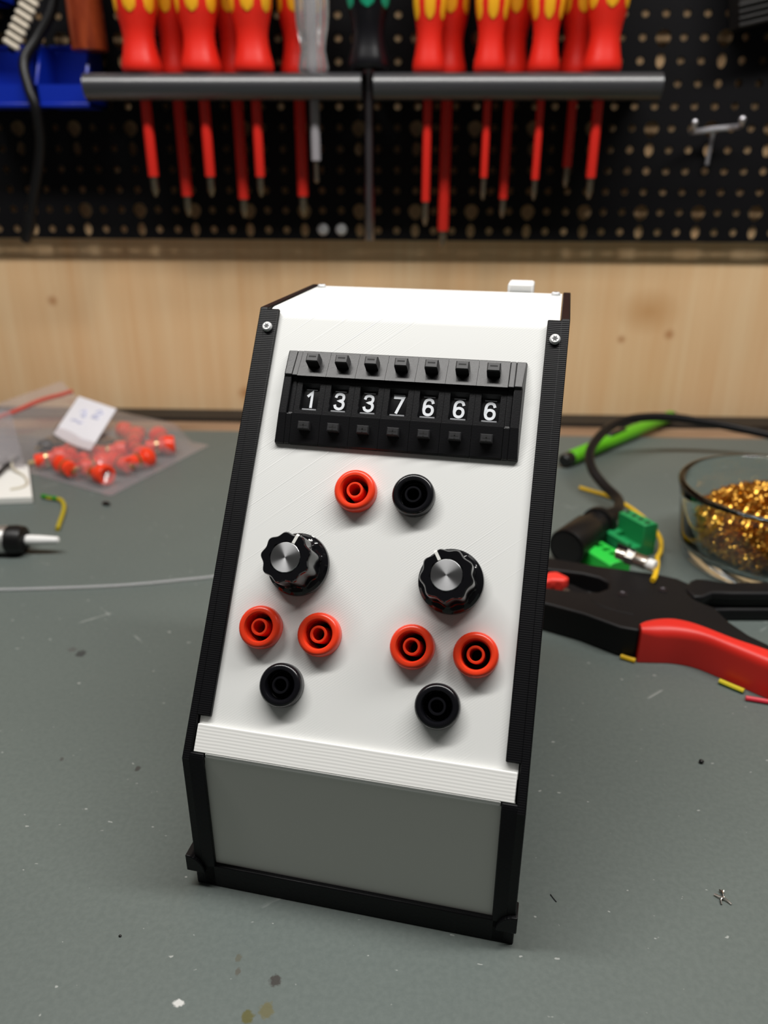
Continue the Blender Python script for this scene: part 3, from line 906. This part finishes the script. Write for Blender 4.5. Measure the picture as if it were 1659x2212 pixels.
# ------------------------------------------------------------------ right side of the bench
# glass bowl and brass curls
BX, BYc, BH, BR = 184.5, 202.0, 38.0, 45.0
r = thing('glass_bowl', 'round clear glass bowl at the right edge holding brass curls', 'bowl', (BX, BYc, 0))
k = BR / 45.0
prof = [(0, 1.2), (26 * k, 1.2), (33 * k, 0.3), (37 * k, 0.3), (39 * k, 2.2), (40.5 * k, 7), (43.4 * k, 30), (44.7 * k, 35.5), (45 * k, 37), (44.2 * k, 38), (42.6 * k, 38), (41.7 * k, 36.8), (40.3 * k, 30), (37.4 * k, 10), (35 * k, 6.2), (30 * k, 5), (0, 4.6)]
MB().lathe(prof, 72).build('bowl_wall', M['glass'], r, smooth=60)
cu = MB()
rng = random.Random(3)
vs, fs = [], []
def curl(c, rad, pitch, turns, w, ax, seg):
    e1 = ax.orthogonal().normalized()
    e2 = ax.cross(e1)
    ph = rng.random() * 6.28
    b = len(vs)
    for i in range(seg + 1):
        t = i / seg
        a = ph + turns * 2 * pi * t
        p = c + (e1 * math.cos(a) + e2 * math.sin(a)) * rad + ax * (pitch * (t - 0.5))
        vs.append(tuple(p - ax * w / 2)); vs.append(tuple(p + ax * w / 2))
    for i in range(seg):
        q = b + 2 * i
        fs.append((q, q + 1, q + 3, q + 2))
cnt = 0
while cnt < 5200:
    x, y = rng.uniform(-37, 37), rng.uniform(-37, 37)
    d = math.hypot(x, y)
    if d > 36:
        continue
    top = 36 - 15 * (d / 36) ** 2.2
    rin = 34.5 + 2.0
    z = rng.uniform(7.5, top)
    if d > 32.5 + (z - 8) * 0.11:
        continue
    if z < top - 9 and d < 25:
        if rng.random() < 0.75:
            continue
    ax = Vector((rng.gauss(0, 1), rng.gauss(0, 1), rng.gauss(0, 1))).normalized()
    curl(Vector((x, y, z)), rng.uniform(0.9, 2.0), rng.uniform(1, 4), rng.uniform(0.7, 1.6), rng.uniform(0.6, 1.1), ax, 10)
    cnt += 1
cu.add(vs, fs)
bc = cu.build('brass_curls', M['brass'], smooth=80, recalc=False)
bc.location = Vector((BX, BYc, 0)) * S
tag(bc, 'tangled golden brass curls filling the glass bowl', 'brass wool', kind='stuff')

# wire stripper
r = thing('wire_stripper', 'black wire stripping tool with red handle grip lying beside the box', 'pliers', (110, 130, 0))
def L(pts):
    return [(x - 110, y - 130) for x, y in pts]
body = L([(52, 181), (77, 173.5), (95.4, 167), (119.6, 160.6), (127, 157), (132, 151), (127.5, 146), (128.6, 140), (131, 136.5), (134.5, 133.5), (136.6, 122.5), (140.5, 113.5), (146, 106.5), (166, 90.5), (200, 64), (198, 59), (165, 84), (142.4, 103), (132.3, 110.5), (121.8, 119.5), (114.3, 123.4), (106.9, 122.2), (102.5, 118.5), (100.4, 114.9), (93.7, 117), (81.6, 126.3), (69, 133), (50, 141)])
o = MB().prism(body, 0.2, 13).build('body', M['tool_black'], r)
cut = MB().prism(L([(40, 168), (60, 166.5), (74.5, 162.6), (88, 159.5), (94, 156.5), (97.3, 152), (96, 147), (91, 143.6), (84, 143), (70, 146.5), (40, 155)]), 4.5, 20)
bpy.context.view_layer.update()
boolean(o, cut.mesh('cutter', M['tool_black']))
add_bevel(o, 0.9, 3)
up_ = spline([(100.8, 117.6, 0), (103.6, 120.8, 0), (108, 122.8, 0), (114.5, 123.2, 0), (121.8, 119.8, 0), (132.3, 110.8, 0), (142.4, 103, 0), (165, 84, 0), (199, 58, 0)], 4)
dn_ = spline([(193, 47, 0), (160, 75.5, 0), (141.7, 91.6, 0), (130, 102.6, 0), (121.6, 109.8, 0), (114, 112.4, 0), (106, 112.6, 0), (100.6, 112.6, 0)], 4)
dn_ = dn_[::-1]
gm = MB()
vs, fs, na = [], [], 7
for i, u_ in enumerate(up_):
    f = i / (len(up_) - 1) * (len(dn_) - 1)
    a = min(int(f), len(dn_) - 2)
    d_ = dn_[a].lerp(dn_[a + 1], f - a)
    w = (u_ - d_).normalized()
    rr = min(4.0, (u_ - d_).length * 0.42)
    sec = [Vector((d_.x, d_.y, 0.3))]
    sec += [d_ + w * rr * (1 - math.cos(pi / 2 * q / na)) + Vector((0, 0, 15 - rr + rr * math.sin(pi / 2 * q / na))) for q in range(na + 1)]
    sec += [u_ - w * rr * (1 - math.cos(pi / 2 * q / na)) + Vector((0, 0, 15 - rr + rr * math.sin(pi / 2 * q / na))) for q in range(na, -1, -1)]
    sec += [Vector((u_.x, u_.y, 0.3))]
    vs += [(p.x - 110, p.y - 130, p.z) for p in sec]
k = 2 * na + 4
for i in range(len(up_) - 1):
    for q in range(k):
        q2 = (q + 1) % k
        fs.append((i * k + q, i * k + q2, (i + 1) * k + q2, (i + 1) * k + q))
fs.append(tuple(range(k)))
fs.append(tuple(range((len(up_) - 1) * k, len(up_) * k)))
gm.add(vs, fs)
gm.build('handle_grip', M['tool_red'], r, smooth=50)
MB().prism(L([(127.5, 148), (131.5, 154.5), (134.5, 157), (139, 156.5), (146, 154), (165, 155.5), (215, 160), (215, 150), (165, 145.5), (146, 144.8), (138, 145), (133, 141.5), (129, 141)]), 9.4, 13.2).build('upper_handle', M['tool_black'], r, bevel=1.1, seg=3)
MB().prism(L([(131, 150), (140, 152.5), (165, 153.5), (213, 158), (213, 151.5), (165, 147), (146, 146.3), (138, 146.5), (133, 144)]), 5.6, 9.5).build('handle_core', M['tool_black'], r, bevel=0.5)
MB().prism(L([(129, 150), (140, 154.5), (165, 155.5), (215, 160), (215, 149.6), (165, 145.2), (146, 144.4), (137, 143.5), (131, 140)]), 0.3, 5.7).build('handle_base', M['tool_black'], r, bevel=1.1, seg=3)
MB().prism(L([(70, 150.5), (74, 153), (79, 152.2), (81.5, 155), (79.5, 157.5), (77, 160.5), (73.5, 160), (70, 157)]), 7, 13.4).build('red_lever', M['lever_red'], r, bevel=1.2, seg=3)
MB().prism(L([(78, 146.6), (90, 147.5), (88, 150.5), (83, 156), (80.5, 157)]), 4.6, 9.5).build('inner_jaw', M['tool_black'], r, bevel=0.4)
MB(Matrix.Translation((-31.2, 17.2, 4.6))).lathe([(0, 0), (1.7, 0), (1.7, 6.5), (1.2, 7.2), (0, 7.2)], 14).build('jaw_screw', M['silver'], r)
for x, y in ((100.6, 142.3), (118, 146.4)):
    MB(Matrix.Translation((x - 110, y - 130, 12.9))).lathe([(0, 0), (2.0, 0), (2.0, 0.35), (1.5, 0.5), (1.1, 0.2), (0, 0.2)], 16).build('rivet', M['rivet'], r)
# seam step between body and nose
MB().tube([Vector((p[0] - 110, p[1] - 130, 12.9)) for p in spline([(88, 142, 0), (87, 138, 0), (89.5, 133, 0), (95, 129, 0), (101, 126.5, 0)], 5)], 0.3, 6).build('seam_bead', M['tool_black'], r)

# power cord with its connector
r = thing('power_cord', 'black power cord arching over the mat with a round connector', 'cord', (103, 213, 0))
o0 = Vector((103, 213, 0))
a, b = Vector((86.5, 191, 9.4)), Vector((120.5, 236, 9.4))
ax = (b - a).normalized()
def along(d, dz=0):
    return a + ax * d + Vector((0, 0, dz)) - o0
MB().tube([along(0.2), along(0), along(-0.0), along(1), along(22), along(23.5), along(24)], [7.6, 8.4, 8.9, 9.2, 9.2, 8.6, 7.0], 28).build('hood', M['plug'], r)
MB().tube([along(-0.08), along(-0.05)], [7.4, 7.4], 28).build('hood_shade_disc', M['dark_hole'], r)  # dark disc on the closed end, painting the shade of a hollow hood
MB().tube([along(23), along(24), along(33), along(34)], [7.2, 7.6, 7.2, 6.4], 24).build('grip', M['plug'], r)
MB().tube([along(33), along(33.5), along(36.5), along(37)], [7.6, 8.9, 8.9, 7.6], 24).build('collar', M['plug'], r)
pts, rr = [], []
for i in range(7):
    for dd, q in ((0, 1.0), (1.7, 1.0), (1.8, 0.84), (2.5, 0.84)):
        pts.append(along(37 + 2.6 * i + dd, -0.1 * i)); rr.append((6.0 - 0.42 * i) * q)
MB().tube(pts, rr, 16).build('strain_relief', M['plug'], r)
cp = [along(50, -0.4), along(57, -0.2), (124.5, 248, 8.8), (124.5, 256, 9.2), (120.5, 268, 11), (116.5, 281, 15), (117, 295, 19.5), (123, 309, 23), (133, 324, 26), (147, 338, 27.5), (164, 346, 27.4), (181, 350, 26), (198, 351, 23.5), (220, 350, 20), (245, 345, 16), (275, 338, 10), (320, 325, 2.7), (380, 310, 2.7)]
cp = [Vector(p) - (o0 if i > 1 else Vector((0, 0, 0))) for i, p in enumerate(cp)]
MB().tube(spline(cp, 8), 2.75, 14).build('cord', M['cable'], r)

# green pen
a, b = Vector((108.5, 324, 4.9)), Vector((206.5, 426.5, 5.4))
ax = (b - a).normalized()
r = thing('marker_pen', 'bright green pen with black tip lying near the back wall', 'pen', tuple(a * 0.5 + b * 0.5 - Vector((0, 0, 5.1))))
o0 = a * 0.5 + b * 0.5 - Vector((0, 0, 5.1))
ln = (b - a).length
def al(d, dz=0):
    return a + ax * d + Vector((0, 0, dz)) - o0
MB().tube([al(7), al(8), al(ln * 0.62), al(ln * 0.64), al(ln - 4), al(ln - 2.5)], [4.0, 4.6, 4.7, 4.4, 4.0, 3.2], 20).build('barrel', M['pen_green'], r)
MB().tube([al(-1), al(0), al(7.2)], [3.4, 4.2, 4.3], 20).build('tip_cap', M['pen_black'], r)
MB().tube([al(ln - 3), al(ln), al(ln + 1)], [3.0, 2.8, 2.2], 16).build('end_cap', M['pen_black'], r)
MB().tube([al(ln * 0.36, 3.6), al(ln * 0.37, 4.3), al(ln * 0.50, 4.3), al(ln * 0.51, 3.6)], [1.3, 2.0, 2.0, 1.3], 10).build('label_patch', M['pen_black'], r)

# terminal blocks
r = thing('terminal_block', 'bright green four-way terminal block against the wire stripper', 'connector', (104.4, 188.5, 0), math.atan2(-17.9, 10), 'green terminal blocks')
m = MB(Matrix.Translation((0, 0, 0)) @ Matrix.Rotation(R_(0), 4, 'X'))
m.box(-10.2, 10.2, -6.2, 6.2, 0.1, 9)
o = m.build('housing', M['term_green'], r)
c = MB()
for i in range(4):
    c.box(-8.9 + 4.9 * i, -6.0 + 4.9 * i + 0.2, 0.4, 4.6, 4, 14)
c.prism([(-8, 7.0), (0.0, 12.0), (-8, 12.0)], -30, 30, axis='x')
bpy.context.view_layer.update()
cm = c.mesh('cutter', M['term_hole'])
boolean(o, cm)
add_bevel(o, 0.3)
for i in range(4):
    MB().box(-8.9 + 4.9 * i, -5.8 + 4.9 * i, 0.4, 4.6, 4.02, 4.3).build('wire_entry', M['term_hole'], r)
r = thing('terminal_block', 'deep green terminal header standing behind the bright green block', 'connector', (119.5, 208.5, 0), R_(-62), 'green terminal blocks')
m = MB()
m.box(-9, 9, 1.0, 8.5, 0.1, 17)
m.build('housing', M['term_dark'], r, bevel=0.4)
for i in range(4):
    MB(Matrix.Translation((-6.8 + 4.5 * i, 4.7, 17))).lathe([(0, 0), (1.5, 0), (1.5, 0.12), (0, 0.12)], 12).build('screw_hole', M['term_hole'], r)
for i in range(5):
    MB().box(-9.2 + 4.5 * i, -8.7 + 4.5 * i + 0.1, 8.5, 9.1, 0.2, 16.5).build('rib', M['term_dark'], r)
m = MB()
m.box(-9, 9, -8.5, 1.0, 0.1, 6.5)
m.box(-9, 9, -8.5, -5.5, 6.5, 9.5)
m.box(-9, -4, -6, 1.0, 6.5, 9.0)
m.build('base_shroud', M['term_dark'], r, bevel=0.4)

# coax adapter with a stripped lead
a, b = Vector((104.5, 172, 17)), Vector((118.5, 160, 16.6))
ax = (b - a).normalized()
r = thing('coax_connector', 'small nickel coax connector resting on the wire stripper', 'connector', (111.5, 166, 13))
o0 = Vector((111.5, 166, 13))
def al(d, dz=0):
    return a + ax * d + Vector((0, 0, dz)) - o0
MB().tube([al(0), al(0.4), al(1.8), al(2.0), al(2.4), al(4.6), al(4.8)], [1.6, 2.6, 2.6, 1.9, 2.7, 2.7, 1.8], 16).build('plug_end', M['silver'], r)
MB().tube([al(5), al(5.2), al(8.6), al(8.8)], [2.2, 3.6, 3.6, 2.4], 6).build('hex_nut', M['silver'], r)
MB().tube([al(8.6), al(9), al(14.2), al(14.6)], [2.8, 3.0, 3.0, 2.2], 18).build('barrel', M['silver'], r)
MB().tube([al(14.4), al(15), al(18), al(18.4)], [2.0, 2.6, 2.6, 1.6], 14).build('insulator', M['white_plastic'], r)
MB(Matrix.Translation(al(7)) @ Matrix.Rotation(R_(40), 4, 'Z')).box(-0.6, 0.6, -1.5, 7.5, 0.2, 4.2).build('solder_lug', M['rivet'], r, bevel=0.2)

def wire(name, label, pts, rad, m, n=8, k=8, cat='wire', group=None):
    c = Vector(pts[0]); c.z = 0
    o = MB().tube([p - c for p in spline(pts, k)], rad, n).build(name, m)
    o.location = c * S
    return tag(o, label, cat, group)
wire('hookup_wire', 'curved yellow wire running under the black cord to the coax connector',
     [(112, 288, 1.2), (118.4, 282.3, 1.2), (126, 275, 1.2), (133.2, 262, 1.2), (138.4, 243, 1.2), (139.6, 222, 1.4), (134.5, 203, 3), (127.5, 186, 8), (121.0, 166, 14.6), (117.5, 156.5, 14.3), (115.2, 152, 14.3)], 1.15, M['yellow'])
wire('wire_offcut', 'short plain yellow wire offcut below the wire stripper', [(95.0, 115.3, 0.95), (97.4, 113.9, 0.95), (99.8, 112.6, 0.95)], 0.95, M['yellow'], group='wire offcuts on the mat')
wire('wire_offcut', 'short green and yellow striped wire offcut below the red grip', [(127.2, 101.0, 1.0), (130.5, 98.0, 1.0), (133.8, 95.2, 1.0)], 1.0, M['green_yellow'], group='wire offcuts on the mat')
wire('wire_offcut', 'pink-red wire offcut running out at the right edge', [(133.0, 91.4, 0.9), (140.3, 89.6, 0.9), (155, 86, 0.9)], 0.9, M['pink'], group='wire offcuts on the mat')

# ------------------------------------------------------------------ left side of the bench
def sheet_bag(name, label, corners, hfun, m, n=26, seal=None, cat='bag', wr=0.8, seed=1):
    """two film sheets sewn along their edges; corners = bottom-left, bottom-right, top-right, top-left"""
    A, B, C, D = [Vector(c) for c in corners]
    rg = random.Random(seed)
    ph = [(rg.uniform(3, 11), rg.uniform(3, 11), rg.uniform(0, 6.28), rg.uniform(0.3, 1)) for _ in range(9)]
    vs, fs = [], []
    def base(s, t):
        return (A * (1 - s) + B * s) * (1 - t) + (D * (1 - s) + C * s) * t
    for layer in (0, 1):
        for i in range(n + 1):
            for j in range(n + 1):
                s, t = i / n, j / n
                p = base(s, t)
                lift = (A.z * (1 - s) + B.z * s) * (1 - t)
                edge_ = min(1, 8 * min(s, 1 - s)) * min(1, 8 * min(t, 1 - t))
                top_z = (D.z * (1 - s) + C.z * s)
                p.z = 0.4 + max(0.0, (t - 0.62) / 0.38) ** 1.5 * top_z
                if layer:
                    wv = sum(q[3] * math.sin(q[0] * s + q[1] * t + q[2]) for q in ph) * wr * 0.35
                    p.z += edge_ * (hfun(s, t) + abs(wv)) + 0.15
                vs.append(tuple(p))
    W = n + 1
    for layer in (0, 1):
        o = layer * W * W
        for i in range(n):
            for j in range(n):
                q = o + i * W + j
                fs.append((q, q + 1, q + W + 1, q + W))
    r = thing(name, label, cat, ((A.x + C.x) / 2, (A.y + C.y) / 2, 0))
    o0 = Vector(((A.x + C.x) / 2, (A.y + C.y) / 2, 0))
    MB().add([tuple(Vector(v) - o0) for v in vs], fs).build('film', m, r, smooth=70, recalc=False)
    if seal:
        pp = []
        for i in range(n + 1):
            p = base(i / n, seal); p.z = vs[W * W + i * W + int(seal * n)][2] + 0.6
            pp.append(p - o0)
        MB().tube(pp, 1.6, 8).build('zip_seal', M['seal'], r)
    return r

bagc = [(-158, 264, 0), (-124, 355, 0), (-251, 424, 25), (-285, 333, 22)]
def sstep(x):
    x = max(0.0, min(1.0, x))
    return x * x * (3 - 2 * x)
def bh(s, t):
    return 16.5 * sstep(t / 0.1) * sstep((0.97 - t) / 0.4) * (0.45 + 0.55 * sstep(min(s, 1 - s) / 0.12))
sheet_bag('zip_bag', 'clear zip bag of red sockets leaning on the back wall', bagc, bh, M['film'], seal=0.93, seed=4, wr=1.6)

def loose_socket(x, y, z, yaw, pitch, label, m, rm, group):
    r = thing('loose_socket', label, 'socket', (x, y, 0), 0, group)
    q = Matrix.Translation((0, 0, z)) @ Matrix.Rotation(yaw, 4, 'Z') @ Matrix.Rotation(pi / 2 + pitch, 4, 'Y')
    MB(q).lathe([(0, -9), (4.2, -9), (4.4, -8.6), (4.4, 2), (5.9, 2.4), (6.2, 3), (6.2, 8), (5.6, 9), (3.6, 9), (3.4, 4), (0, 4)], 20).build('shell', m, r)
    MB(q).lathe([(4.45, -3.0), (5.2, -3.0), (5.2, -1.2), (4.45, -1.2)], 18).build('nut', rm, r)
    MB(q).lathe([(0, -13), (1.3, -13), (1.3, -9), (0, -9)], 10).build('pin', rm, r)
where = ('nearest the left corner of the bag', 'second from the bag\'s left corner', 'at the near corner of the bag facing out', 'under the near edge of the white label',
         'mid-bag behind the near corner', 'in the centre of the bag', 'right of the bag\'s centre', 'beside the right edge of the white label', 'nearest the right corner of the bag', 'at the far upper edge of the bag',
         'wedged at the left below the white label', 'stacked above the near corner', 'just in front of the right corner socket', 'along the bag\'s lower right edge')
spots = [(-213, 303, 0.4), (-196, 288, 2.3), (-170, 276, -0.6), (-187, 307, 1.2), (-163, 296, 2.6), (-176, 320, 0.2), (-156, 318, -0.9), (-170, 349, 1.9), (-146, 334, 0.3), (-178, 366, 2.8), (-203, 314, 1.9), (-179, 292, 0.9), (-150, 350, 2.2), (-152, 303, 1.0)]
for (x, y, a), w in zip(spots, where):
    x, y = x + (-185 - x) * 0.1, y + (330 - y) * 0.13
    loose_socket(x, y, 7.0, a, rng.uniform(-0.1, 0.1), 'loose red banana socket ' + w, M['red'], M['brass_ring'], 'red sockets in the bag')
for (x, y, a, z), w in zip(((-221, 335, 1.0, 7.0), (-222, 354, 2.0, 7.0), (-186, 335, 2.6, 7.0), (-200, 332, 0.3, 7.0)), ('beside the near left corner of the white label', 'beside the far left edge of the white label', 'beside the lower right of the white label', 'under the lower edge of the white label')):
    loose_socket(x, y, z, a, 0, 'loose black banana socket ' + w, M['socket_black'], M['brass_ring'], 'black sockets in the bag')

# white paper label lying on the bag
r = thing('paper_label', 'white paper label with faint blue writing on the zip bag', 'label', (-198, 335, 0))
P = {'a': (-217, 329, 15.5), 'b': (-181, 299, 15.5), 'c': (-178.5, 341, 29), 'd': (-215, 370, 29)}
A, B, C, D = [Vector(P[q]) - Vector((-198, 335, 0)) for q in 'abcd']
vs, fs = [], []
n = 10
for lay in (0, 1):
    for i in range(n + 1):
        for j in range(n + 1):
            s, t = i / n, j / n
            p = (A * (1 - s) + B * s) * (1 - t) + (D * (1 - s) + C * s) * t
            p.z += 0.25 * lay - 1.6 * math.sin(pi * s) * max(0, 0.35 - t) / 0.35
            vs.append(tuple(p))
W = n + 1
for lay in (0, 1):
    for i in range(n):
        for j in range(n):
            q = lay * W * W + i * W + j
            fs.append((q, q + 1, q + W + 1, q + W))
per = [i * W for i in range(W)] + [n * W + j for j in range(1, W)] + [i * W + n for i in range(n - 1, -1, -1)] + [j for j in range(n - 1, 0, -1)]
for a, b in zip(per, per[1:] + per[:1]):
    fs.append((a, b, b + W * W, a + W * W))
MB().add(vs, fs).build('sheet', M['paper'], r, smooth=40)
nn = (B - A).cross(D - A).normalized()
if nn.z < 0: nn = -nn
def lp(s, t):
    p = (A * (1 - s) + B * s) * (1 - t) + (D * (1 - s) + C * s) * t
    p.z += 0.3
    return p
for path in ([(0.28, 0.66), (0.36, 0.74), (0.42, 0.64), (0.36, 0.58), (0.46, 0.6)], [(0.62, 0.78), (0.7, 0.84), (0.78, 0.8), (0.66, 0.7), (0.6, 0.64), (0.76, 0.66)],
             [(0.2, 0.42), (0.3, 0.46), (0.4, 0.42), (0.48, 0.46)]):
    MB().tube([lp(*p) for p in path], 0.9, 6).build('ink_stroke', M['ink'], r)

# white plate with beige leads, second bag, black clip at the left edge
r = thing('foam_plate', 'thick white plate at the left edge of the bench', 'plate', (-240, 280, 0))
MB().prism([(x + 240, y - 280) for x, y in ((-197.6, 252.5), (-223, 302), (-292, 296), (-266, 243))], 0.1, 4.2).build('slab', M['card'], r, bevel=0.4)
wire('component_lead', 'thin beige bent lead lying on the white plate', [(-231, 300, 9), (-227, 291, 6.5), (-217, 283, 4.8), (-209.5, 272, 4.8), (-209, 265, 4.8), (-214, 261, 4.8)], 0.7, M['beige'])
wire('black_clip_lead', 'thick black lead end beside the beige lead on the plate', [(-228, 303, 9), (-231.5, 292, 7), (-231, 279, 6.0), (-231.5, 272, 5.6)], 1.3, M['cable'], cat='lead')
r = thing('parts_bag', 'crumpled clear bag standing on the white plate at the left edge', 'bag', (-245, 290, 4.2))
o0 = Vector((-245, 290, 4.2))
A, B, C, D = [Vector(q) - o0 for q in ((-222, 296, 4.6), (-276, 286, 4.6), (-282, 295, 44), (-225.5, 298.5, 40))]
nn = (B - A).cross(D - A).normalized()
rg = random.Random(9)
ph = [(rg.uniform(4, 13), rg.uniform(4, 13), rg.uniform(0, 6.28), rg.uniform(0.3, 1)) for _ in range(9)]
vs, fs = [], []
n = 22
for lay in (-1, 1):
    for i in range(n + 1):
        for j in range(n + 1):
            s, t = i / n, j / n
            p = (A * (1 - s) + B * s) * (1 - t) + (D * (1 - s) + C * s) * t
            e = min(1, 7 * min(s, 1 - s)) * min(1, 7 * min(t, 1 - t))
            wv = sum(q[3] * math.sin(q[0] * s + lay * q[1] * t + q[2]) for q in ph) * 0.55
            vs.append(tuple(p + nn * (lay * e * (3.2 * math.sin(pi * s) * math.sin(pi * t) + 1.2) + e * wv * 0.8)))
W = n + 1
for lay in (0, 1):
    for i in range(n):
        for j in range(n):
            q = lay * W * W + i * W + j
            fs.append((q, q + 1, q + W + 1, q + W))
MB().add(vs, fs).build('film', M['film2'], r, smooth=70, recalc=False)
m = MB().prism([(-8, -5), (9, -6), (7, 8), (-10, 6)], 0, 0.35)
o = m.build('paper_scrap', M['paper'])
o.matrix_basis = TR(-248, 284, 15) @ Matrix.Rotation(R_(62), 4, 'X') @ Matrix.Rotation(0.3, 4, 'Z')
tag(o, 'white paper scrap against the crumpled bag at the left edge', 'paper')

wire('earth_wire', 'bent green and yellow earth wire offcut near the white plate', [(-196, 260.5, 1.3), (-190, 257.8, 1.3), (-184.5, 256.3, 1.3), (-180.5, 252, 1.3), (-176.8, 245, 1.3), (-173.8, 236, 1.3), (-171, 226, 1.3), (-168.6, 217.5, 1.3)], 1.25, M['olive_wire'])
g = MB().tube([Vector(p) for p in ((-195.8, 260.3, 1.35), (-190, 257.9, 1.35), (-185.5, 256.7, 1.35))], 1.32, 8).build('green_stripe', M['green_wire'])
ew = bpy.data.objects['earth_wire']
g.parent = ew
g.location = -ew.location

r = thing('solder_iron_probe', 'knurled silver tool with black collar and white tip at the left edge', 'tool', (-185, 192, 0))
q = Matrix.Translation((0, 0, 7.2)) @ Matrix.Rotation(R_(1.5), 4, 'Z') @ Matrix.Rotation(pi / 2, 4, 'Y')
MB(q).lathe([(0, -90), (6.6, -90), (6.8, -60), (6.8, 3.5), (6.2, 4.5), (0, 4.5)], 36).build('knurled_body', M['knurl'], r)
MB(q).lathe([(0, 4), (6.2, 4), (7.1, 5), (7.2, 9), (6.6, 12), (4.2, 13.2), (0, 13.2)], 32).build('collar', M['plug'], r)
MB(q).lathe([(0, 13), (2.4, 13), (2.5, 15), (2.3, 20), (1.7, 28.3), (0.9, 29), (0, 29)], 18).build('white_tip', M['white_plastic'], r)

tp = [(-215, 154.2, 0.7), (-190, 154.6, 0.7), (-167, 155.6, 0.7), (-142, 158.2, 0.7), (-118, 161.4, 0.7), (-102, 164.7, 0.7), (-90, 168, 0.7), (-77.5, 171.4, 0.7), (-55, 180, 0.7)]
wire('filament_strand', 'clear plastic strand stretched across the mat left of the box', tp, 0.62, M['thread'], cat='strand')

def crumb(name, label, x, y, sq, m, cat='crumb', rz=0):
    b = MB(Matrix.Rotation(rz, 4, 'Z')).ball((0, 0, sq[2]), 1.0, 8, 0, sq)
    for i, p in enumerate(b.v):
        f = 1 + 0.12 * math.sin(7.3 * i)
        p.x *= f; p.y *= f
    o = b.build(name, m)
    o.location = Vector((x, y, 0)) * S
    return tag(o, label, cat)
crumb('plastic_bit', 'small black oval plastic bit on the mat below the zip bag', -156.2, 252.4, (2.7, 1.6, 1.0), M['plug'], 'scrap', -0.5)
crumb('black_crumb', 'tiny black crumb alone on the mat at lower right', 106.8, 58.5, (0.75, 0.75, 0.6), M['plug'])
crumb('black_speck', 'tiny black speck on the mat at lower left', -55.1, -9.1, (0.35, 0.3, 0.25), M['plug'])
r = thing('metal_shavings', 'little knot of shiny wire clippings on the mat at lower right', 'shavings', (95.7, 8.3, 0))
for p in ([(-1.9, 0.7, 0.4), (-0.9, -0.2, 0.7), (0.0, -0.6, 0.9)], [(-0.1, 2.0, 0.5), (0.2, 0.8, 0.9), (-0.1, -0.4, 0.5)], [(-1.0, -2.1, 0.3), (-0.8, -0.9, 0.6), (0.2, -0.3, 0.8)],
          [(0.0, -0.5, 0.8), (0.9, -1.3, 0.5), (1.5, -2.0, 0.3)], [(0.3, 1.9, 0.3), (0.7, 1.5, 0.8), (0.2, 0.9, 0.4)]):
    MB().tube(spline(p, 3), 0.24, 6).build('clipping', M['silver'], r)
wire('black_hair', 'short black bristle on the mat right of the box', [(51.6, 7.4, 0.15), (52.2, 6.2, 0.15), (52.8, 5.2, 0.15)], 0.14, M['plug'], 5, 4, 'bristle')
